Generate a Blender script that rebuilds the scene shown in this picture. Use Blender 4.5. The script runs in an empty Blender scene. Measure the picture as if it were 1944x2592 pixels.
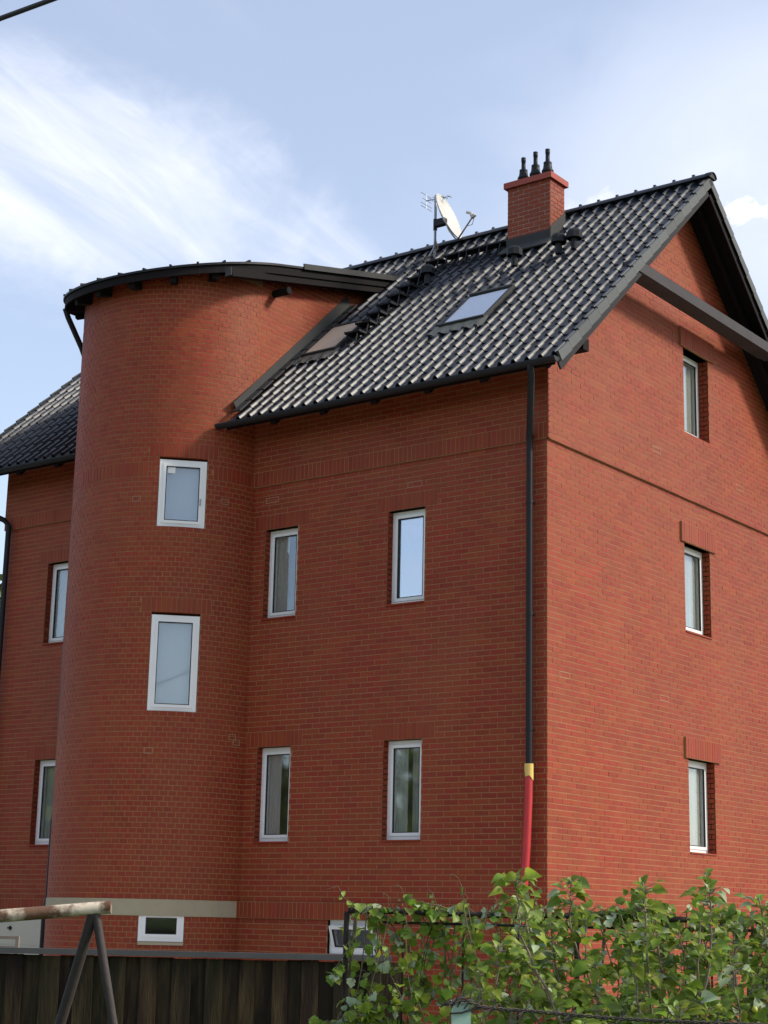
import bpy, bmesh, math, random
from mathutils import Vector, Matrix
random.seed(7)
S = bpy.context.scene
COL = S.collection
PI = math.pi

# ------------------------------------------------------------------ camera, sky, sun, exposure
CAM = Vector((11.6145, -18.9154, 1.65))
RT = Vector((0.80040, 0.59908, 0.02134)); FW = Vector((-0.58687, 0.77584, 0.23164)); UP = Vector((0.12222, -0.19792, 0.97257))
cd = bpy.data.cameras.new('camera'); cam = bpy.data.objects.new('camera', cd); COL.objects.link(cam)
M3 = Matrix((RT, UP, -FW)).transposed()
cam.matrix_world = Matrix.Translation(CAM) @ M3.to_4x4()
cd.sensor_fit = 'HORIZONTAL'; cd.sensor_width = 36.0; cd.lens = 36.0 * 4363.66 / 1944
cd.clip_end = 3000; S.camera = cam
FPX = 4363.66
HD = Vector((-0.60328, 0.79753, 0)); RD = Vector((0.79753, 0.60328, 0))      # level forward and right
def F(r, f, z): return Vector((CAM.x, CAM.y, 0)) + RD * r + HD * f + Vector((0, 0, z))

SUN = Vector((0.72, 0.40, 0.57)).normalized()
W = bpy.data.worlds.new('World'); S.world = W; W.use_nodes = True
nt = W.node_tree; nt.nodes.clear()
def N(t, **k):
    n = nt.nodes.new(t)
    for a, b in k.items(): setattr(n, a, b)
    return n
def LK(a, b): nt.links.new(a, b)
def MA(op, a, b=None, c=None, clamp=False):
    n = N('ShaderNodeMath', operation=op, use_clamp=clamp)
    for i, v in enumerate((a, b, c)):
        if v is None: continue
        if isinstance(v, (int, float)): n.inputs[i].default_value = v
        else: LK(v, n.inputs[i])
    return n.outputs[0]
def SM(x, lo, hi):
    n = N('ShaderNodeMapRange', interpolation_type='SMOOTHSTEP'); LK(x, n.inputs[0])
    n.inputs[1].default_value = lo; n.inputs[2].default_value = hi
    return n.outputs[0]
sky = N('ShaderNodeTexSky', sky_type='NISHITA'); sky.sun_disc = False
sky.sun_elevation = math.asin(SUN.z); sky.sun_rotation = math.atan2(SUN.x, SUN.y)
sky.air_density = 1.0; sky.dust_density = 1.0; sky.ozone_density = 1.5
tc = N('ShaderNodeTexCoord')
def DOT(v):
    n = N('ShaderNodeVectorMath', operation='DOT_PRODUCT'); LK(tc.outputs['Generated'], n.inputs[0]); n.inputs[1].default_value = v
    return n.outputs['Value']
dr, dh, dz = DOT(RD), DOT(HD), DOT((0, 0, 1))
fwd = MA('MAXIMUM', dh, 0.05)
q = MA('DIVIDE', dr, fwd); e = MA('DIVIDE', dz, fwd)
def noise(sa, sb, sd, ang, detail=6, rough=.55, dist=0.0, off=0.0):
    ca, sn = math.cos(ang), math.sin(ang)
    al = MA('MULTIPLY', MA('ADD', MA('MULTIPLY', dr, ca), MA('MULTIPLY', dz, sn)), sa)
    ac = MA('MULTIPLY', MA('SUBTRACT', MA('MULTIPLY', dz, ca), MA('MULTIPLY', dr, sn)), sb)
    cb = N('ShaderNodeCombineXYZ'); LK(MA('ADD', al, off), cb.inputs[0]); LK(ac, cb.inputs[1]); LK(MA('MULTIPLY', dh, sd), cb.inputs[2])
    n = N('ShaderNodeTexNoise'); LK(cb.outputs[0], n.inputs['Vector'])
    n.inputs['Scale'].default_value = 1; n.inputs['Detail'].default_value = detail; n.inputs['Roughness'].default_value = rough; n.inputs['Distortion'].default_value = dist
    return n.outputs[0]
streak = noise(7, 34, 5, -0.55, 8, .58, .7)
fluff = noise(40, 60, 30, .1, 6, .62, .6, 7.7)
puff = noise(9, 11, 8, 0.2, 6, .6, .5, 3.1)
broad = noise(3.0, 3.4, 3, 0.3, 3, .5, .4, 1.7)
def ellipse(cq, ce, a, b, ang, wob=0.0, fine=0.0):
    ca, sn = math.cos(ang), math.sin(ang)
    x = MA('SUBTRACT', q, cq); y = MA('SUBTRACT', e, ce)
    u = MA('DIVIDE', MA('ADD', MA('MULTIPLY', x, ca), MA('MULTIPLY', y, sn)), a)
    v = MA('DIVIDE', MA('SUBTRACT', MA('MULTIPLY', y, ca), MA('MULTIPLY', x, sn)), b)
    r = MA('SQRT', MA('ADD', MA('MULTIPLY', u, u), MA('MULTIPLY', v, v)))
    if wob: r = MA('ADD', r, MA('MULTIPLY', MA('SUBTRACT', puff, .5), wob))
    if fine: r = MA('ADD', r, MA('MULTIPLY', MA('SUBTRACT', fluff, .5), fine))
    return r
ahead = SM(dh, .3, .7)
# the large fan of cirrus on the left, the thin veil on the right, the small cumulus behind the gable
fan = MA('SUBTRACT', 1.0, SM(ellipse(-.21, .455, .195, .086, -.42, .9, .35), .40, 1.18))
rim = MA('SUBTRACT', 1.0, SM(ellipse(-.04, .40, .10, .03, -.6, .8), .3, 1.1))
veil = MA('SUBTRACT', 1.0, SM(ellipse(.27, .47, .23, .14, .3, .9), .2, 1.25))
cum = MA('SUBTRACT', 1.0, SM(ellipse(.224, .436, .021, .011, .15, .6, 3.2), .1, 1.1))
cum2 = MA('SUBTRACT', 1.0, SM(ellipse(.13, .436, .04, .016, .2, .9, 2.0), .0, 1.2))
low = MA('SUBTRACT', 1.0, SM(e, .02, .30))
st = SM(streak, .22, .80); pf = SM(puff, .3, .75)
d1 = MA('MULTIPLY', fan, MA('ADD', .20, MA('MULTIPLY', st, .50)))
d2 = MA('MULTIPLY', veil, MA('ADD', .36, MA('MULTIPLY', pf, .30)))
d3 = MA('MULTIPLY', cum, .9)
d4 = MA('MULTIPLY', cum2, .55)
d5 = MA('MULTIPLY', rim, MA('MULTIPLY', st, .4))
local = MA('MULTIPLY', MA('MAXIMUM', MA('MAXIMUM', d1, d2), MA('MAXIMUM', MA('MAXIMUM', d3, d4), d5)), ahead)
gen = MA('MULTIPLY', SM(MA('ADD', broad, MA('MULTIPLY', MA('SUBTRACT', streak, .5), .35)), .45, .75), .45)
gen = MA('MULTIPLY', gen, MA('SUBTRACT', 1.0, MA('MULTIPLY', ahead, .85)))
haze = MA('ADD', .30, MA('MULTIPLY', low, .25))
cover = MA('MINIMUM', MA('ADD', MA('MAXIMUM', local, gen), haze), .96)
skm = N('ShaderNodeMixRGB'); LK(cover, skm.inputs[0]); LK(sky.outputs[0], skm.inputs[1]); skm.inputs[2].default_value = (4.9, 5.1, 5.8, 1)
bg = N('ShaderNodeBackground'); LK(skm.outputs[0], bg.inputs[0]); bg.inputs[1].default_value = 0.112
wo = N('ShaderNodeOutputWorld'); LK(bg.outputs[0], wo.inputs[0])

sl = bpy.data.lights.new('sun', 'SUN'); sl.energy = 2.25; sl.angle = math.radians(10); sl.color = (1.0, .91, .76)
so = bpy.data.objects.new('sun', sl); COL.objects.link(so); so.rotation_euler = SUN.to_track_quat('Z', 'Y').to_euler()
so.location = (30, 10, 30)
S.view_settings.view_transform = 'Standard'; S.view_settings.look = 'None'; S.view_settings.gamma = 1
S.view_settings.use_curve_mapping = False; S.view_settings.exposure = 0.95
S.render.engine = 'CYCLES'
S.cycles.max_bounces = 6; S.cycles.use_denoising = True

# ------------------------------------------------------------------ materials
MATS = {}
def mat(name, base, rough=.6, spec=.5, metal=0.0, var=0.0, scale=6.0, bump=0.0, bscale=40.0, rnd=0.0, hue=0.0, stain=None, stretch=(1, 1, 1), coat=0.0, trans=0.0):
    if name in MATS: return MATS[name]
    m = bpy.data.materials.new(name); m.use_nodes = True; t = m.node_tree; L = t.links.new
    p = t.nodes['Principled BSDF']
    p.inputs['Roughness'].default_value = rough; p.inputs['Metallic'].default_value = metal
    p.inputs['Specular IOR Level'].default_value = spec; p.inputs['Coat Weight'].default_value = coat
    tcn = t.nodes.new('ShaderNodeTexCoord'); mp = t.nodes.new('ShaderNodeMapping'); mp.inputs['Scale'].default_value = stretch
    L(tcn.outputs['Object'], mp.inputs[0])
    geo = t.nodes.new('ShaderNodeNewGeometry'); oi = t.nodes.new('ShaderNodeObjectInfo')
    ad = t.nodes.new('ShaderNodeMath'); ad.operation = 'ADD'; L(geo.outputs['Random Per Island'], ad.inputs[0]); L(oi.outputs['Random'], ad.inputs[1])
    fr = t.nodes.new('ShaderNodeMath'); fr.operation = 'FRACT'; L(ad.outputs[0], fr.inputs[0])
    hsv = t.nodes.new('ShaderNodeHueSaturation'); hsv.inputs['Color'].default_value = (*base, 1)
    out = hsv.outputs[0]
    # value factor = 1 + rnd*(r-.5)*2 + var*(noise-.5)*2
    nz = t.nodes.new('ShaderNodeTexNoise'); nz.inputs['Scale'].default_value = scale; nz.inputs['Detail'].default_value = 6; L(mp.outputs[0], nz.inputs['Vector'])
    a1 = t.nodes.new('ShaderNodeMath'); a1.operation = 'MULTIPLY_ADD'; L(fr.outputs[0], a1.inputs[0]); a1.inputs[1].default_value = 2 * rnd; a1.inputs[2].default_value = 1 - rnd
    a2 = t.nodes.new('ShaderNodeMath'); a2.operation = 'MULTIPLY_ADD'; L(nz.outputs[0], a2.inputs[0]); a2.inputs[1].default_value = 2 * var; a2.inputs[2].default_value = -var
    a3 = t.nodes.new('ShaderNodeMath'); a3.operation = 'ADD'; L(a1.outputs[0], a3.inputs[0]); L(a2.outputs[0], a3.inputs[1]); L(a3.outputs[0], hsv.inputs['Value'])
    if hue:
        h1 = t.nodes.new('ShaderNodeMath'); h1.operation = 'MULTIPLY'; L(fr.outputs[0], h1.inputs[0]); h1.inputs[1].default_value = 7.31
        h2 = t.nodes.new('ShaderNodeMath'); h2.operation = 'FRACT'; L(h1.outputs[0], h2.inputs[0])
        h3 = t.nodes.new('ShaderNodeMath'); h3.operation = 'MULTIPLY_ADD'; L(h2.outputs[0], h3.inputs[0]); h3.inputs[1].default_value = 2 * hue; h3.inputs[2].default_value = .5 - hue
        L(h3.outputs[0], hsv.inputs['Hue'])
    if stain:
        col, amt, sc, lo, hi = stain
        n2 = t.nodes.new('ShaderNodeTexNoise'); n2.inputs['Scale'].default_value = sc; n2.inputs['Detail'].default_value = 8; n2.inputs['Roughness'].default_value = .65; L(mp.outputs[0], n2.inputs['Vector'])
        mr = t.nodes.new('ShaderNodeMapRange'); L(n2.outputs[0], mr.inputs[0]); mr.inputs[1].default_value = lo; mr.inputs[2].default_value = hi; mr.inputs[4].default_value = amt
        mx = t.nodes.new('ShaderNodeMixRGB'); L(mr.outputs[0], mx.inputs[0]); L(out, mx.inputs[1]); mx.inputs[2].default_value = (*col, 1); out = mx.outputs[0]
    L(out, p.inputs['Base Color'])
    if bump:
        n3 = t.nodes.new('ShaderNodeTexNoise'); n3.inputs['Scale'].default_value = bscale; n3.inputs['Detail'].default_value = 4; L(mp.outputs[0], n3.inputs['Vector'])
        bp = t.nodes.new('ShaderNodeBump'); bp.inputs['Strength'].default_value = bump; bp.inputs['Distance'].default_value = .01
        L(n3.outputs[0], bp.inputs['Height']); L(bp.outputs[0], p.inputs['Normal'])
    if trans:
        tl = t.nodes.new('ShaderNodeBsdfTranslucent'); L(out, tl.inputs[0]); ms = t.nodes.new('ShaderNodeMixShader'); ms.inputs[0].default_value = trans
        o = t.nodes['Material Output']; L(p.outputs[0], ms.inputs[1]); L(tl.outputs[0], ms.inputs[2]); L(ms.outputs[0], o.inputs[0])
    MATS[name] = m; return m
BRICK = mat('brick', (.238, .0345, .0112), .6, .25, var=.22, scale=.9, bump=.4, bscale=55, rnd=.10, hue=.006, stain=((.23, .065, .028), .5, .42, .42, .72))
MORTAR = mat('mortar', (.30, .155, .075), .9, .2, var=.2, scale=3, bump=.3, bscale=90)
PALE = mat('pale_mortar', (.34, .20, .125), .9, .2, var=.1)
TILE = mat('glazed_tile', (.021, .024, .032), .40, .52, var=.3, scale=2, rnd=.30, bump=.06, bscale=30)
DWOOD = mat('dark_stained_timber', (.011, .009, .010), .8, .12, var=.3, scale=3, stretch=(6, 6, 1), bump=.2)
BEAM = mat('weathered_timber', (.060, .055, .059), .8, .15, var=.25, scale=3, bump=.25, bscale=25)
LEAD = mat('grey_flashing', (.036, .037, .038), .7, .25, var=.2, scale=4)
BLACKM = mat('black_metal', (.014, .014, .017), .5, .22, var=.2, scale=4)
WHITE = mat('white_plastic', (.78, .77, .74), .35, .5, var=.03)
GREYB = mat('grey_stained_board', (.030, .029, .031), .8, .15, var=.25, scale=3)
LIME = mat('pale_render', (.36, .31, .205), .85, .2, var=.15, scale=5, bump=.3, bscale=60)
BEIGE = mat('beige_render', (.50, .46, .36), .8, .2, var=.08, scale=3)
INT = mat('room_wall', (.20, .18, .155), .9, .2, var=.1, scale=2)
CURT = mat('sheer_curtain', (.32, .32, .31), .9, .2, var=.12, scale=2, stretch=(9, 9, .4))
CURT3 = mat('grey_curtain', (.36, .37, .34), .9, .2, var=.15, scale=2, stretch=(9, 9, .4))
GASK = mat('dark_gasket', (.03, .03, .035), .6, .3)
CURT2 = mat('pale_blind', (.38, .40, .44), .9, .2, var=.05, scale=2)
FRED = mat('red_sleeve', (.42, .020, .022), .45, .5, var=.2, scale=5)
YELL = mat('yellow_tape', (.62, .44, .12), .6, .4, var=.2, scale=9)
DISH = mat('grey_dish_paint', (.50, .49, .46), .5, .4, var=.06)
STEEL = mat('galvanised_steel', (.30, .31, .33), .4, .5, metal=.6, var=.2)
CAPM = mat('chimney_cap_paint', (.32, .070, .050), .7, .3, var=.12)
BOARD = mat('weathered_board', (.022, .015, .008), .85, .2, var=.5, scale=2.2, stretch=(7, 7, .8), rnd=.22, hue=.03, bump=.5, bscale=14, stain=((.105, .072, .030), .7, 1.5, .47, .72))
RAILG = mat('grey_weathered_rail', (.070, .067, .064), .6, .4, var=.25, scale=6)
RUST = mat('rusty_pipe', (.13, .065, .035), .65, .4, var=.5, scale=6, bump=.4, bscale=30, stain=((.66, .56, .42), .95, 4.2, .50, .62))  # pale patches hold the bar's white highlight in the colour, besides flaking paint
RUST2 = mat('rusty_leg', (.036, .027, .024), .7, .4, var=.4, scale=6, bump=.3)
DRAIL = mat('dark_rusty_rail', (.030, .020, .017), .75, .3, var=.5, scale=12, bump=.4)
POSTG = mat('pale_green_paint', (.34, .50, .40), .55, .4, var=.12, scale=5, stain=((.2, .15, .1), .4, 9, .62, .75))
WIRE = mat('dark_wire', (.045, .038, .034), .6, .4, metal=.3)
CABLE = mat('black_cable', (.018, .018, .022), .55, .4)
VLEAF = mat('vine_leaf', (.18, .265, .030), .5, .3, var=.25, scale=8, rnd=.42, hue=.03, trans=.48)
PLEAF = mat('pear_leaf', (.215, .295, .036), .45, .3, var=.22, scale=8, rnd=.42, hue=.025, trans=.48)
YLEAF = mat('young_leaf', (.20, .27, .05), .5, .4, rnd=.3, hue=.02, trans=.3)
ULEAF = mat('pale_leaf_underside', (.30, .36, .22), .7, .3, rnd=.25, hue=.02, trans=.25)
STEM = mat('green_brown_stem', (.13, .11, .06), .7, .3, var=.2)
TWIG = mat('grey_brown_twig', (.21, .165, .125), .75, .3, var=.25)
FRUIT = mat('yellow_green_fruit', (.42, .42, .05), .4, .5, var=.1)
TLEAF = mat('tree_leaf', (.10, .125, .02), .55, .4, rnd=.45, hue=.03, trans=.25)
BARK = mat('bark', (.07, .055, .04), .9, .2, var=.3)
GRASS = mat('grass_ground', (.055, .085, .025), .95, .1, var=.4, scale=.8, stain=((.12, .10, .05), .6, .25, .5, .7))
def glass(name, refl, tint):
    m = bpy.data.materials.new(name); m.use_nodes = True; t = m.node_tree; t.nodes.remove(t.nodes['Principled BSDF'])
    g = t.nodes.new('ShaderNodeBsdfGlossy'); g.inputs['Roughness'].default_value = .035; g.inputs['Color'].default_value = (.92, .95, 1, 1)
    r = t.nodes.new('ShaderNodeBsdfTransparent'); r.inputs[0].default_value = (*tint, 1)
    ge = t.nodes.new('ShaderNodeNewGeometry'); dp_ = t.nodes.new('ShaderNodeVectorMath'); dp_.operation = 'DOT_PRODUCT'
    t.links.new(ge.outputs['Normal'], dp_.inputs[0]); t.links.new(ge.outputs['Incoming'], dp_.inputs[1])
    def mm(op, x, y=None):
        k = t.nodes.new('ShaderNodeMath'); k.operation = op
        for i_, w_ in enumerate((x, y)):
            if w_ is None: continue
            if isinstance(w_, (int, float)): k.inputs[i_].default_value = w_
            else: t.links.new(w_, k.inputs[i_])
        return k
    lw = mm('MULTIPLY_ADD', mm('POWER', mm('SUBTRACT', 1.0, mm('ABSOLUTE', dp_.outputs['Value']).outputs[0]).outputs[0], 5.0).outputs[0], .95); lw.inputs[2].default_value = .04
    a = t.nodes.new('ShaderNodeMath'); a.operation = 'ADD'; a.use_clamp = True; t.links.new(lw.outputs[0], a.inputs[0]); a.inputs[1].default_value = refl
    x = t.nodes.new('ShaderNodeMixShader'); t.links.new(a.outputs[0], x.inputs[0]); t.links.new(r.outputs[0], x.inputs[1]); t.links.new(g.outputs[0], x.inputs[2])
    nz = t.nodes.new('ShaderNodeTexNoise'); nz.inputs['Scale'].default_value = 1.3; bp = t.nodes.new('ShaderNodeBump'); bp.inputs['Strength'].default_value = .03
    t.links.new(nz.outputs[0], bp.inputs['Height']); t.links.new(bp.outputs[0], g.inputs['Normal'])
    t.links.new(x.outputs[0], t.nodes['Material Output'].inputs[0]); return m
GLASS = glass('window_glass', .08, (.93, .95, .94))
GLASSR = glass('coated_window_glass', .42, (.7, .75, .8))

# ------------------------------------------------------------------ mesh helpers
class MB:
    def __init__(s): s.v = []; s.f = []
    def quad(s, a, b, c, d):
        n = len(s.v); s.v += [tuple(a), tuple(b), tuple(c), tuple(d)]; s.f.append((n, n + 1, n + 2, n + 3))
    def poly(s, pts):
        n = len(s.v); s.v += [tuple(p) for p in pts]; s.f.append(tuple(range(n, n + len(pts))))
    def grid(s, rows, closed=False):
        n = len(s.v); w = len(rows[0])
        for r in rows: s.v += [tuple(p) for p in r]
        for i in range(len(rows) - 1):
            for j in range(w if closed else w - 1):
                k = (j + 1) % w
                s.f.append((n + i * w + j, n + i * w + k, n + (i + 1) * w + k, n + (i + 1) * w + j))
    def box(s, c, ax, ay, az):            # centre and half-axis vectors
        c = Vector(c); n = len(s.v)
        for i in (-1, 1):
            for j in (-1, 1):
                for k in (-1, 1): s.v.append(tuple(c + ax * i + ay * j + az * k))
        for f in ((0, 1, 3, 2), (4, 6, 7, 5), (0, 4, 5, 1), (2, 3, 7, 6), (0, 2, 6, 4), (1, 5, 7, 3)): s.f.append(tuple(n + i for i in f))
    def abox(s, x0, x1, y0, y1, z0, z1):
        s.box(((x0 + x1) / 2, (y0 + y1) / 2, (z0 + z1) / 2), Vector(((x1 - x0) / 2, 0, 0)), Vector((0, (y1 - y0) / 2, 0)), Vector((0, 0, (z1 - z0) / 2)))
    def bar(s, a, b, w, h, up=Vector((0, 0, 1))):
        a = Vector(a); b = Vector(b); d = (b - a); l = d.length; d.normalize()
        x = d.cross(up); x = x.normalized() if x.length > 1e-4 else Vector((1, 0, 0)); y = x.cross(d)
        s.box((a + b) / 2, x * w / 2, d * l / 2, y * h / 2)
    def tube(s, pts, r, seg=8, cap=True):
        pts = [Vector(p) for p in pts]; rows = []
        rr = r if isinstance(r, (list, tuple)) else [r] * len(pts); ref = None
        for i, p in enumerate(pts):
            d = (pts[min(i + 1, len(pts) - 1)] - pts[max(i - 1, 0)]).normalized()
            if ref is None: ref = Vector((0, 0, 1)) if abs(d.z) < .9 else Vector((1, 0, 0))
            x = d.cross(ref).normalized(); y = d.cross(x).normalized(); ref = -y if False else ref
            rows.append([p + (x * math.cos(2 * PI * k / seg) + y * math.sin(2 * PI * k / seg)) * rr[i] for k in range(seg)])
        s.grid(rows, True)
        if cap: s.poly(rows[0][::-1]); s.poly(rows[-1])
    def lathe(s, c, prof, seg=14):
        c = Vector(c); s.grid([[c + Vector((r * math.cos(2 * PI * k / seg), r * math.sin(2 * PI * k / seg), z)) for k in range(seg)] for r, z in prof], True)
    def mesh(s, name, m, smooth=False):
        me = bpy.data.meshes.new(name); me.from_pydata(s.v, [], s.f); me.validate()
        bm = bmesh.new(); bm.from_mesh(me); bmesh.ops.recalc_face_normals(bm, faces=bm.faces); bm.to_mesh(me); bm.free()
        me.materials.append(m)
        if smooth:
            for p in me.polygons: p.use_smooth = True
        return me
    def obj(s, name, m, parent=None, smooth=False, kind=None, label=None):
        return link(name, s.mesh(name, m, smooth), parent, kind, label)
def link(name, me, parent=None, kind=None, label=None):
    o = bpy.data.objects.new(name, me); COL.objects.link(o)
    if parent is not None: o.parent = parent; o.matrix_parent_inverse = Matrix.Translation(-parent.matrix_world.translation) if False else Matrix()
    if kind: o['kind'] = kind
    if label: o['label'] = label
    return o
def thing(name, label, cat, group=None):
    o = bpy.data.objects.new(name, None); COL.objects.link(o); o['label'] = label; o['category'] = cat; o.empty_display_size = .2
    if group: o['group'] = group
    return o
def tag(o, label, cat, group=None):
    o['label'] = label; o['category'] = cat
    if group: o['group'] = group
    return o
def pix(P):
    d = Vector(P) - CAM; z = d.dot(FW)
    return (972 + FPX * d.dot(RT) / z, 1296 - FPX * d.dot(UP) / z, z)

# ------------------------------------------------------------------ ground
g = MB(); g.quad((-600, -600, 0), (600, -600, 0), (600, 600, 0), (-600, 600, 0)); g.obj('ground', GRASS, kind='structure')
g = MB(); g.quad(F(-14, 12.3, .004), F(9, 12.3, .004), F(15, 46, .004), F(-24, 46, .004)); g.obj('yard_bounce', mat('pale_bounce', (.44, .40, .34), .9, .2, var=.2, scale=.7, bump=.2), kind='structure')  # unseen pale sheet, added to bounce light onto the front wall

# ------------------------------------------------------------------ house dimensions
CO = .0749; S1 = 2.722; T1 = S1 + 18 * CO; S2 = 5.942; T2 = S2 + 18 * CO; S3 = 9.012; T3 = S3 + 18 * CO
ZB = S1 + 70 * CO; ZS = S1 - 11 * CO; ZS0 = ZS - 3 * CO
XL = -10.72; DEP = 7.74
YE, ZE, YR, ZR, OV = -.68, 8.855, 3.87, 13.007, .57
TH = math.atan2(ZR - ZE, YR - YE); SL = math.hypot(ZR - ZE, YR - YE); CT, SN = math.cos(TH), math.sin(TH)
XLV = -11.62
def RF(x, s, n=0.0): return Vector((x, YE + s * CT - n * SN, ZE + s * SN + n * CT))       # front slope
def RB(x, s, n=0.0): return Vector((x, 2 * YR - (YE + s * CT - n * SN), ZE + s * SN + n * CT))
def deck(y, n=-.10): y = y if y <= YR else 2 * YR - y; return ZE + (y - YE) * math.tan(TH) + n / CT
TCX, TR = -6.75, 1.6
THOUSE = thing('brick_house', 'large red brick house with round stair tower and black tiled roof', 'house')
UB = MB(); UB.box((0, 0, 0), Vector((.5, 0, 0)), Vector((0, .5, 0)), Vector((0, 0, .5)))
UNIT = UB.mesh('brick', BRICK)

BR = []          # every brick: wall, face centre, along, outward normal, up, w, h, proud
def add_brick(wall, P, U, Nn, Z, w, h): BR.append((wall, P, U, Nn, Z, w, h))
JT = .0112
def sub(iv, cuts):
    out = [iv]
    for a, b in cuts:
        nx = []
        for x, y in out:
            if b <= x or a >= y: nx.append((x, y)); continue
            if a > x: nx.append((x, a))
            if b < y: nx.append((b, y))
        out = nx
    return out
ZUP = Vector((0, 0, 1))
def courses(wall, mp, u0, u1, z0, z1, cell, holes=(), clip=None, d=0.0, phase=0):
    """stretcher bond between u0 and u1; mp(u, z, d) -> point, along, normal; holes (u0, u1, z0, z1); clip(z) -> (lo, hi)"""
    n = int(round((z1 - z0) / CO)); k0 = int(round((z0 - S1) / CO))
    for i in range(n):
        za = z0 + i * CO; zm = za + CO / 2
        lo, hi = (u0, u1)
        if clip:
            c = clip(zm); lo, hi = max(lo, c[0]), min(hi, c[1])
            if hi - lo < .05: continue
        cuts = [(a, b) for a, b, c, e_ in holes if c - 1e-3 < zm < e_ + 1e-3]
        off = (cell / 2 if (i + k0) % 2 else 0) + phase
        j0 = int(math.floor((lo - u0 - off) / cell)) - 1; j1 = int(math.ceil((hi - u0 - off) / cell)) + 1
        for j in range(j0, j1):
            a = u0 + off + j * cell; b = a + cell
            a2, b2 = max(a, lo), min(b, hi)
            if b2 - a2 < .02: continue
            for x, y in sub((a2, b2), cuts):
                w = y - x - JT
                if w < .018: continue
                P, U, Nn = mp((x + y) / 2, zm, d)
                add_brick(wall, P, U, Nn, ZUP, w, CO - JT)
def soldiers(wall, mp, u0, u1, z0, rows, d=0.0, jt=JT):
    h = rows * CO; n = max(1, int(round((u1 - u0) / CO))); w = (u1 - u0) / n
    for i in range(n):
        P, U, Nn = mp(u0 + (i + .5) * w, z0 + h / 2, d); add_brick(wall, P, U, Nn, ZUP, w - jt, h - JT)
def sheet(mp, ul, zl, holes, keep=None):
    """backing mortar sheet: cells between the lines, holes left out"""
    m = MB(); ul = sorted(set(round(x, 4) for x in ul)); zl = sorted(set(round(x, 4) for x in zl))
    for i in range(len(ul) - 1):
        for j in range(len(zl) - 1):
            um, zm = (ul[i] + ul[i + 1]) / 2, (zl[j] + zl[j + 1]) / 2
            if any(a < um < b and c < zm < e_ for a, b, c, e_ in holes): continue
            if keep and not keep(um, zm): continue
            m.quad(mp(ul[i], zl[j], 0)[0], mp(ul[i + 1], zl[j], 0)[0], mp(ul[i + 1], zl[j + 1], 0)[0], mp(ul[i], zl[j + 1], 0)[0])
    return m
def ledge(m, mp, u0, u1, z0, z1, d, seg=1):
    """a thickened strip of backing (top, bottom, face) proud by d"""
    for k in range(seg):
        a = u0 + (u1 - u0) * k / seg; b = u0 + (u1 - u0) * (k + 1) / seg
        A, B = mp(a, z0, 0)[0], mp(b, z0, 0)[0]; A1, B1 = mp(a, z0, d)[0], mp(b, z0, d)[0]
        C, D = mp(a, z1, 0)[0], mp(b, z1, 0)[0]; C1, D1 = mp(a, z1, d)[0], mp(b, z1, d)[0]
        m.quad(A1, B1, D1, C1); m.quad(A, B, B1, A1); m.quad(C1, D1, D, C)
        if k == 0: m.quad(A, A1, C1, C)
        if k == seg - 1: m.quad(B, D, D1, B1)

# ---- front wall (faces -Y; u = X)
def mf(u, z, d): return Vector((u, -d, z)), Vector((1, 0, 0)), Vector((0, -1, 0))
def mg(u, z, d): return Vector((d, u, z)), Vector((0, 1, 0)), Vector((1, 0, 0))
A0, A1 = -2.615, -1.975; B0, B1 = -4.893, -4.268; L0, L1 = -9.61, -8.985; BW0, BW1 = -3.50, -2.655
FH = [(A0, A1, S1, T1), (A0, A1, S2, T2), (B0, B1, S1, T1), (B0, B1, S2, T2), (L0, L1, S1, T1), (L0, L1, S2, T2), (BW0, BW1, ZS0 - 6 * CO, ZS0 - .004)]
ZLOW = -.05; nlow = int((ZS0 - ZLOW) / CO); ZLOW = ZS0 - nlow * CO
ztop = ZB + 18 * CO
DB = .042; DS = .036
fm = sheet(mf, [XL, 0, A0, A1, B0, B1, L0, L1, BW0, BW1], [ZLOW, 9.4] + [x for h in FH for x in h[2:]], FH)
ledge(fm, mf, XL, DB, ZB, 9.36, DB); ledge(fm, mf, -5.16, DS, ZS0, ZS, DS); ledge(fm, mf, XL, -8.34, ZS0, ZS, DS)
LH = []
for a, b in ((A0, A1), (B0, B1), (L0, L1)):
    for t in (T1, T2): LH.append((a - .21, b + .21, t, t + 3 * CO))
FRONT = link('front_wall', fm.mesh('front_wall', MORTAR), THOUSE)
courses('F', mf, XL, 0, ZS, ZB, .24, FH + LH, phase=.0)
for h in LH: soldiers('F', mf, h[0], h[1], h[2], 3, .002)
soldiers('F', mf, XL, DB, ZB, 3, DB); courses('F', mf, XL, DB, ZB + 3 * CO, ztop, .24, (), d=DB, phase=DB)
soldiers('F', mf, -5.16, DS, ZS0, 3, DS); soldiers('F', mf, XL, -8.34, ZS0, 3, DS)
courses('F', mf, -5.2, 0, ZLOW, ZS0, .24, FH)
# jamb bricks of the front openings (left reveals face +X)
for a, b, c, e_ in FH[:6]:
    courses('F', lambda u, z, d, a=a: (Vector((a + d, u, z)), Vector((0, 1, 0)), Vector((1, 0, 0))), .004, .118, c, e_, .114)

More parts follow.
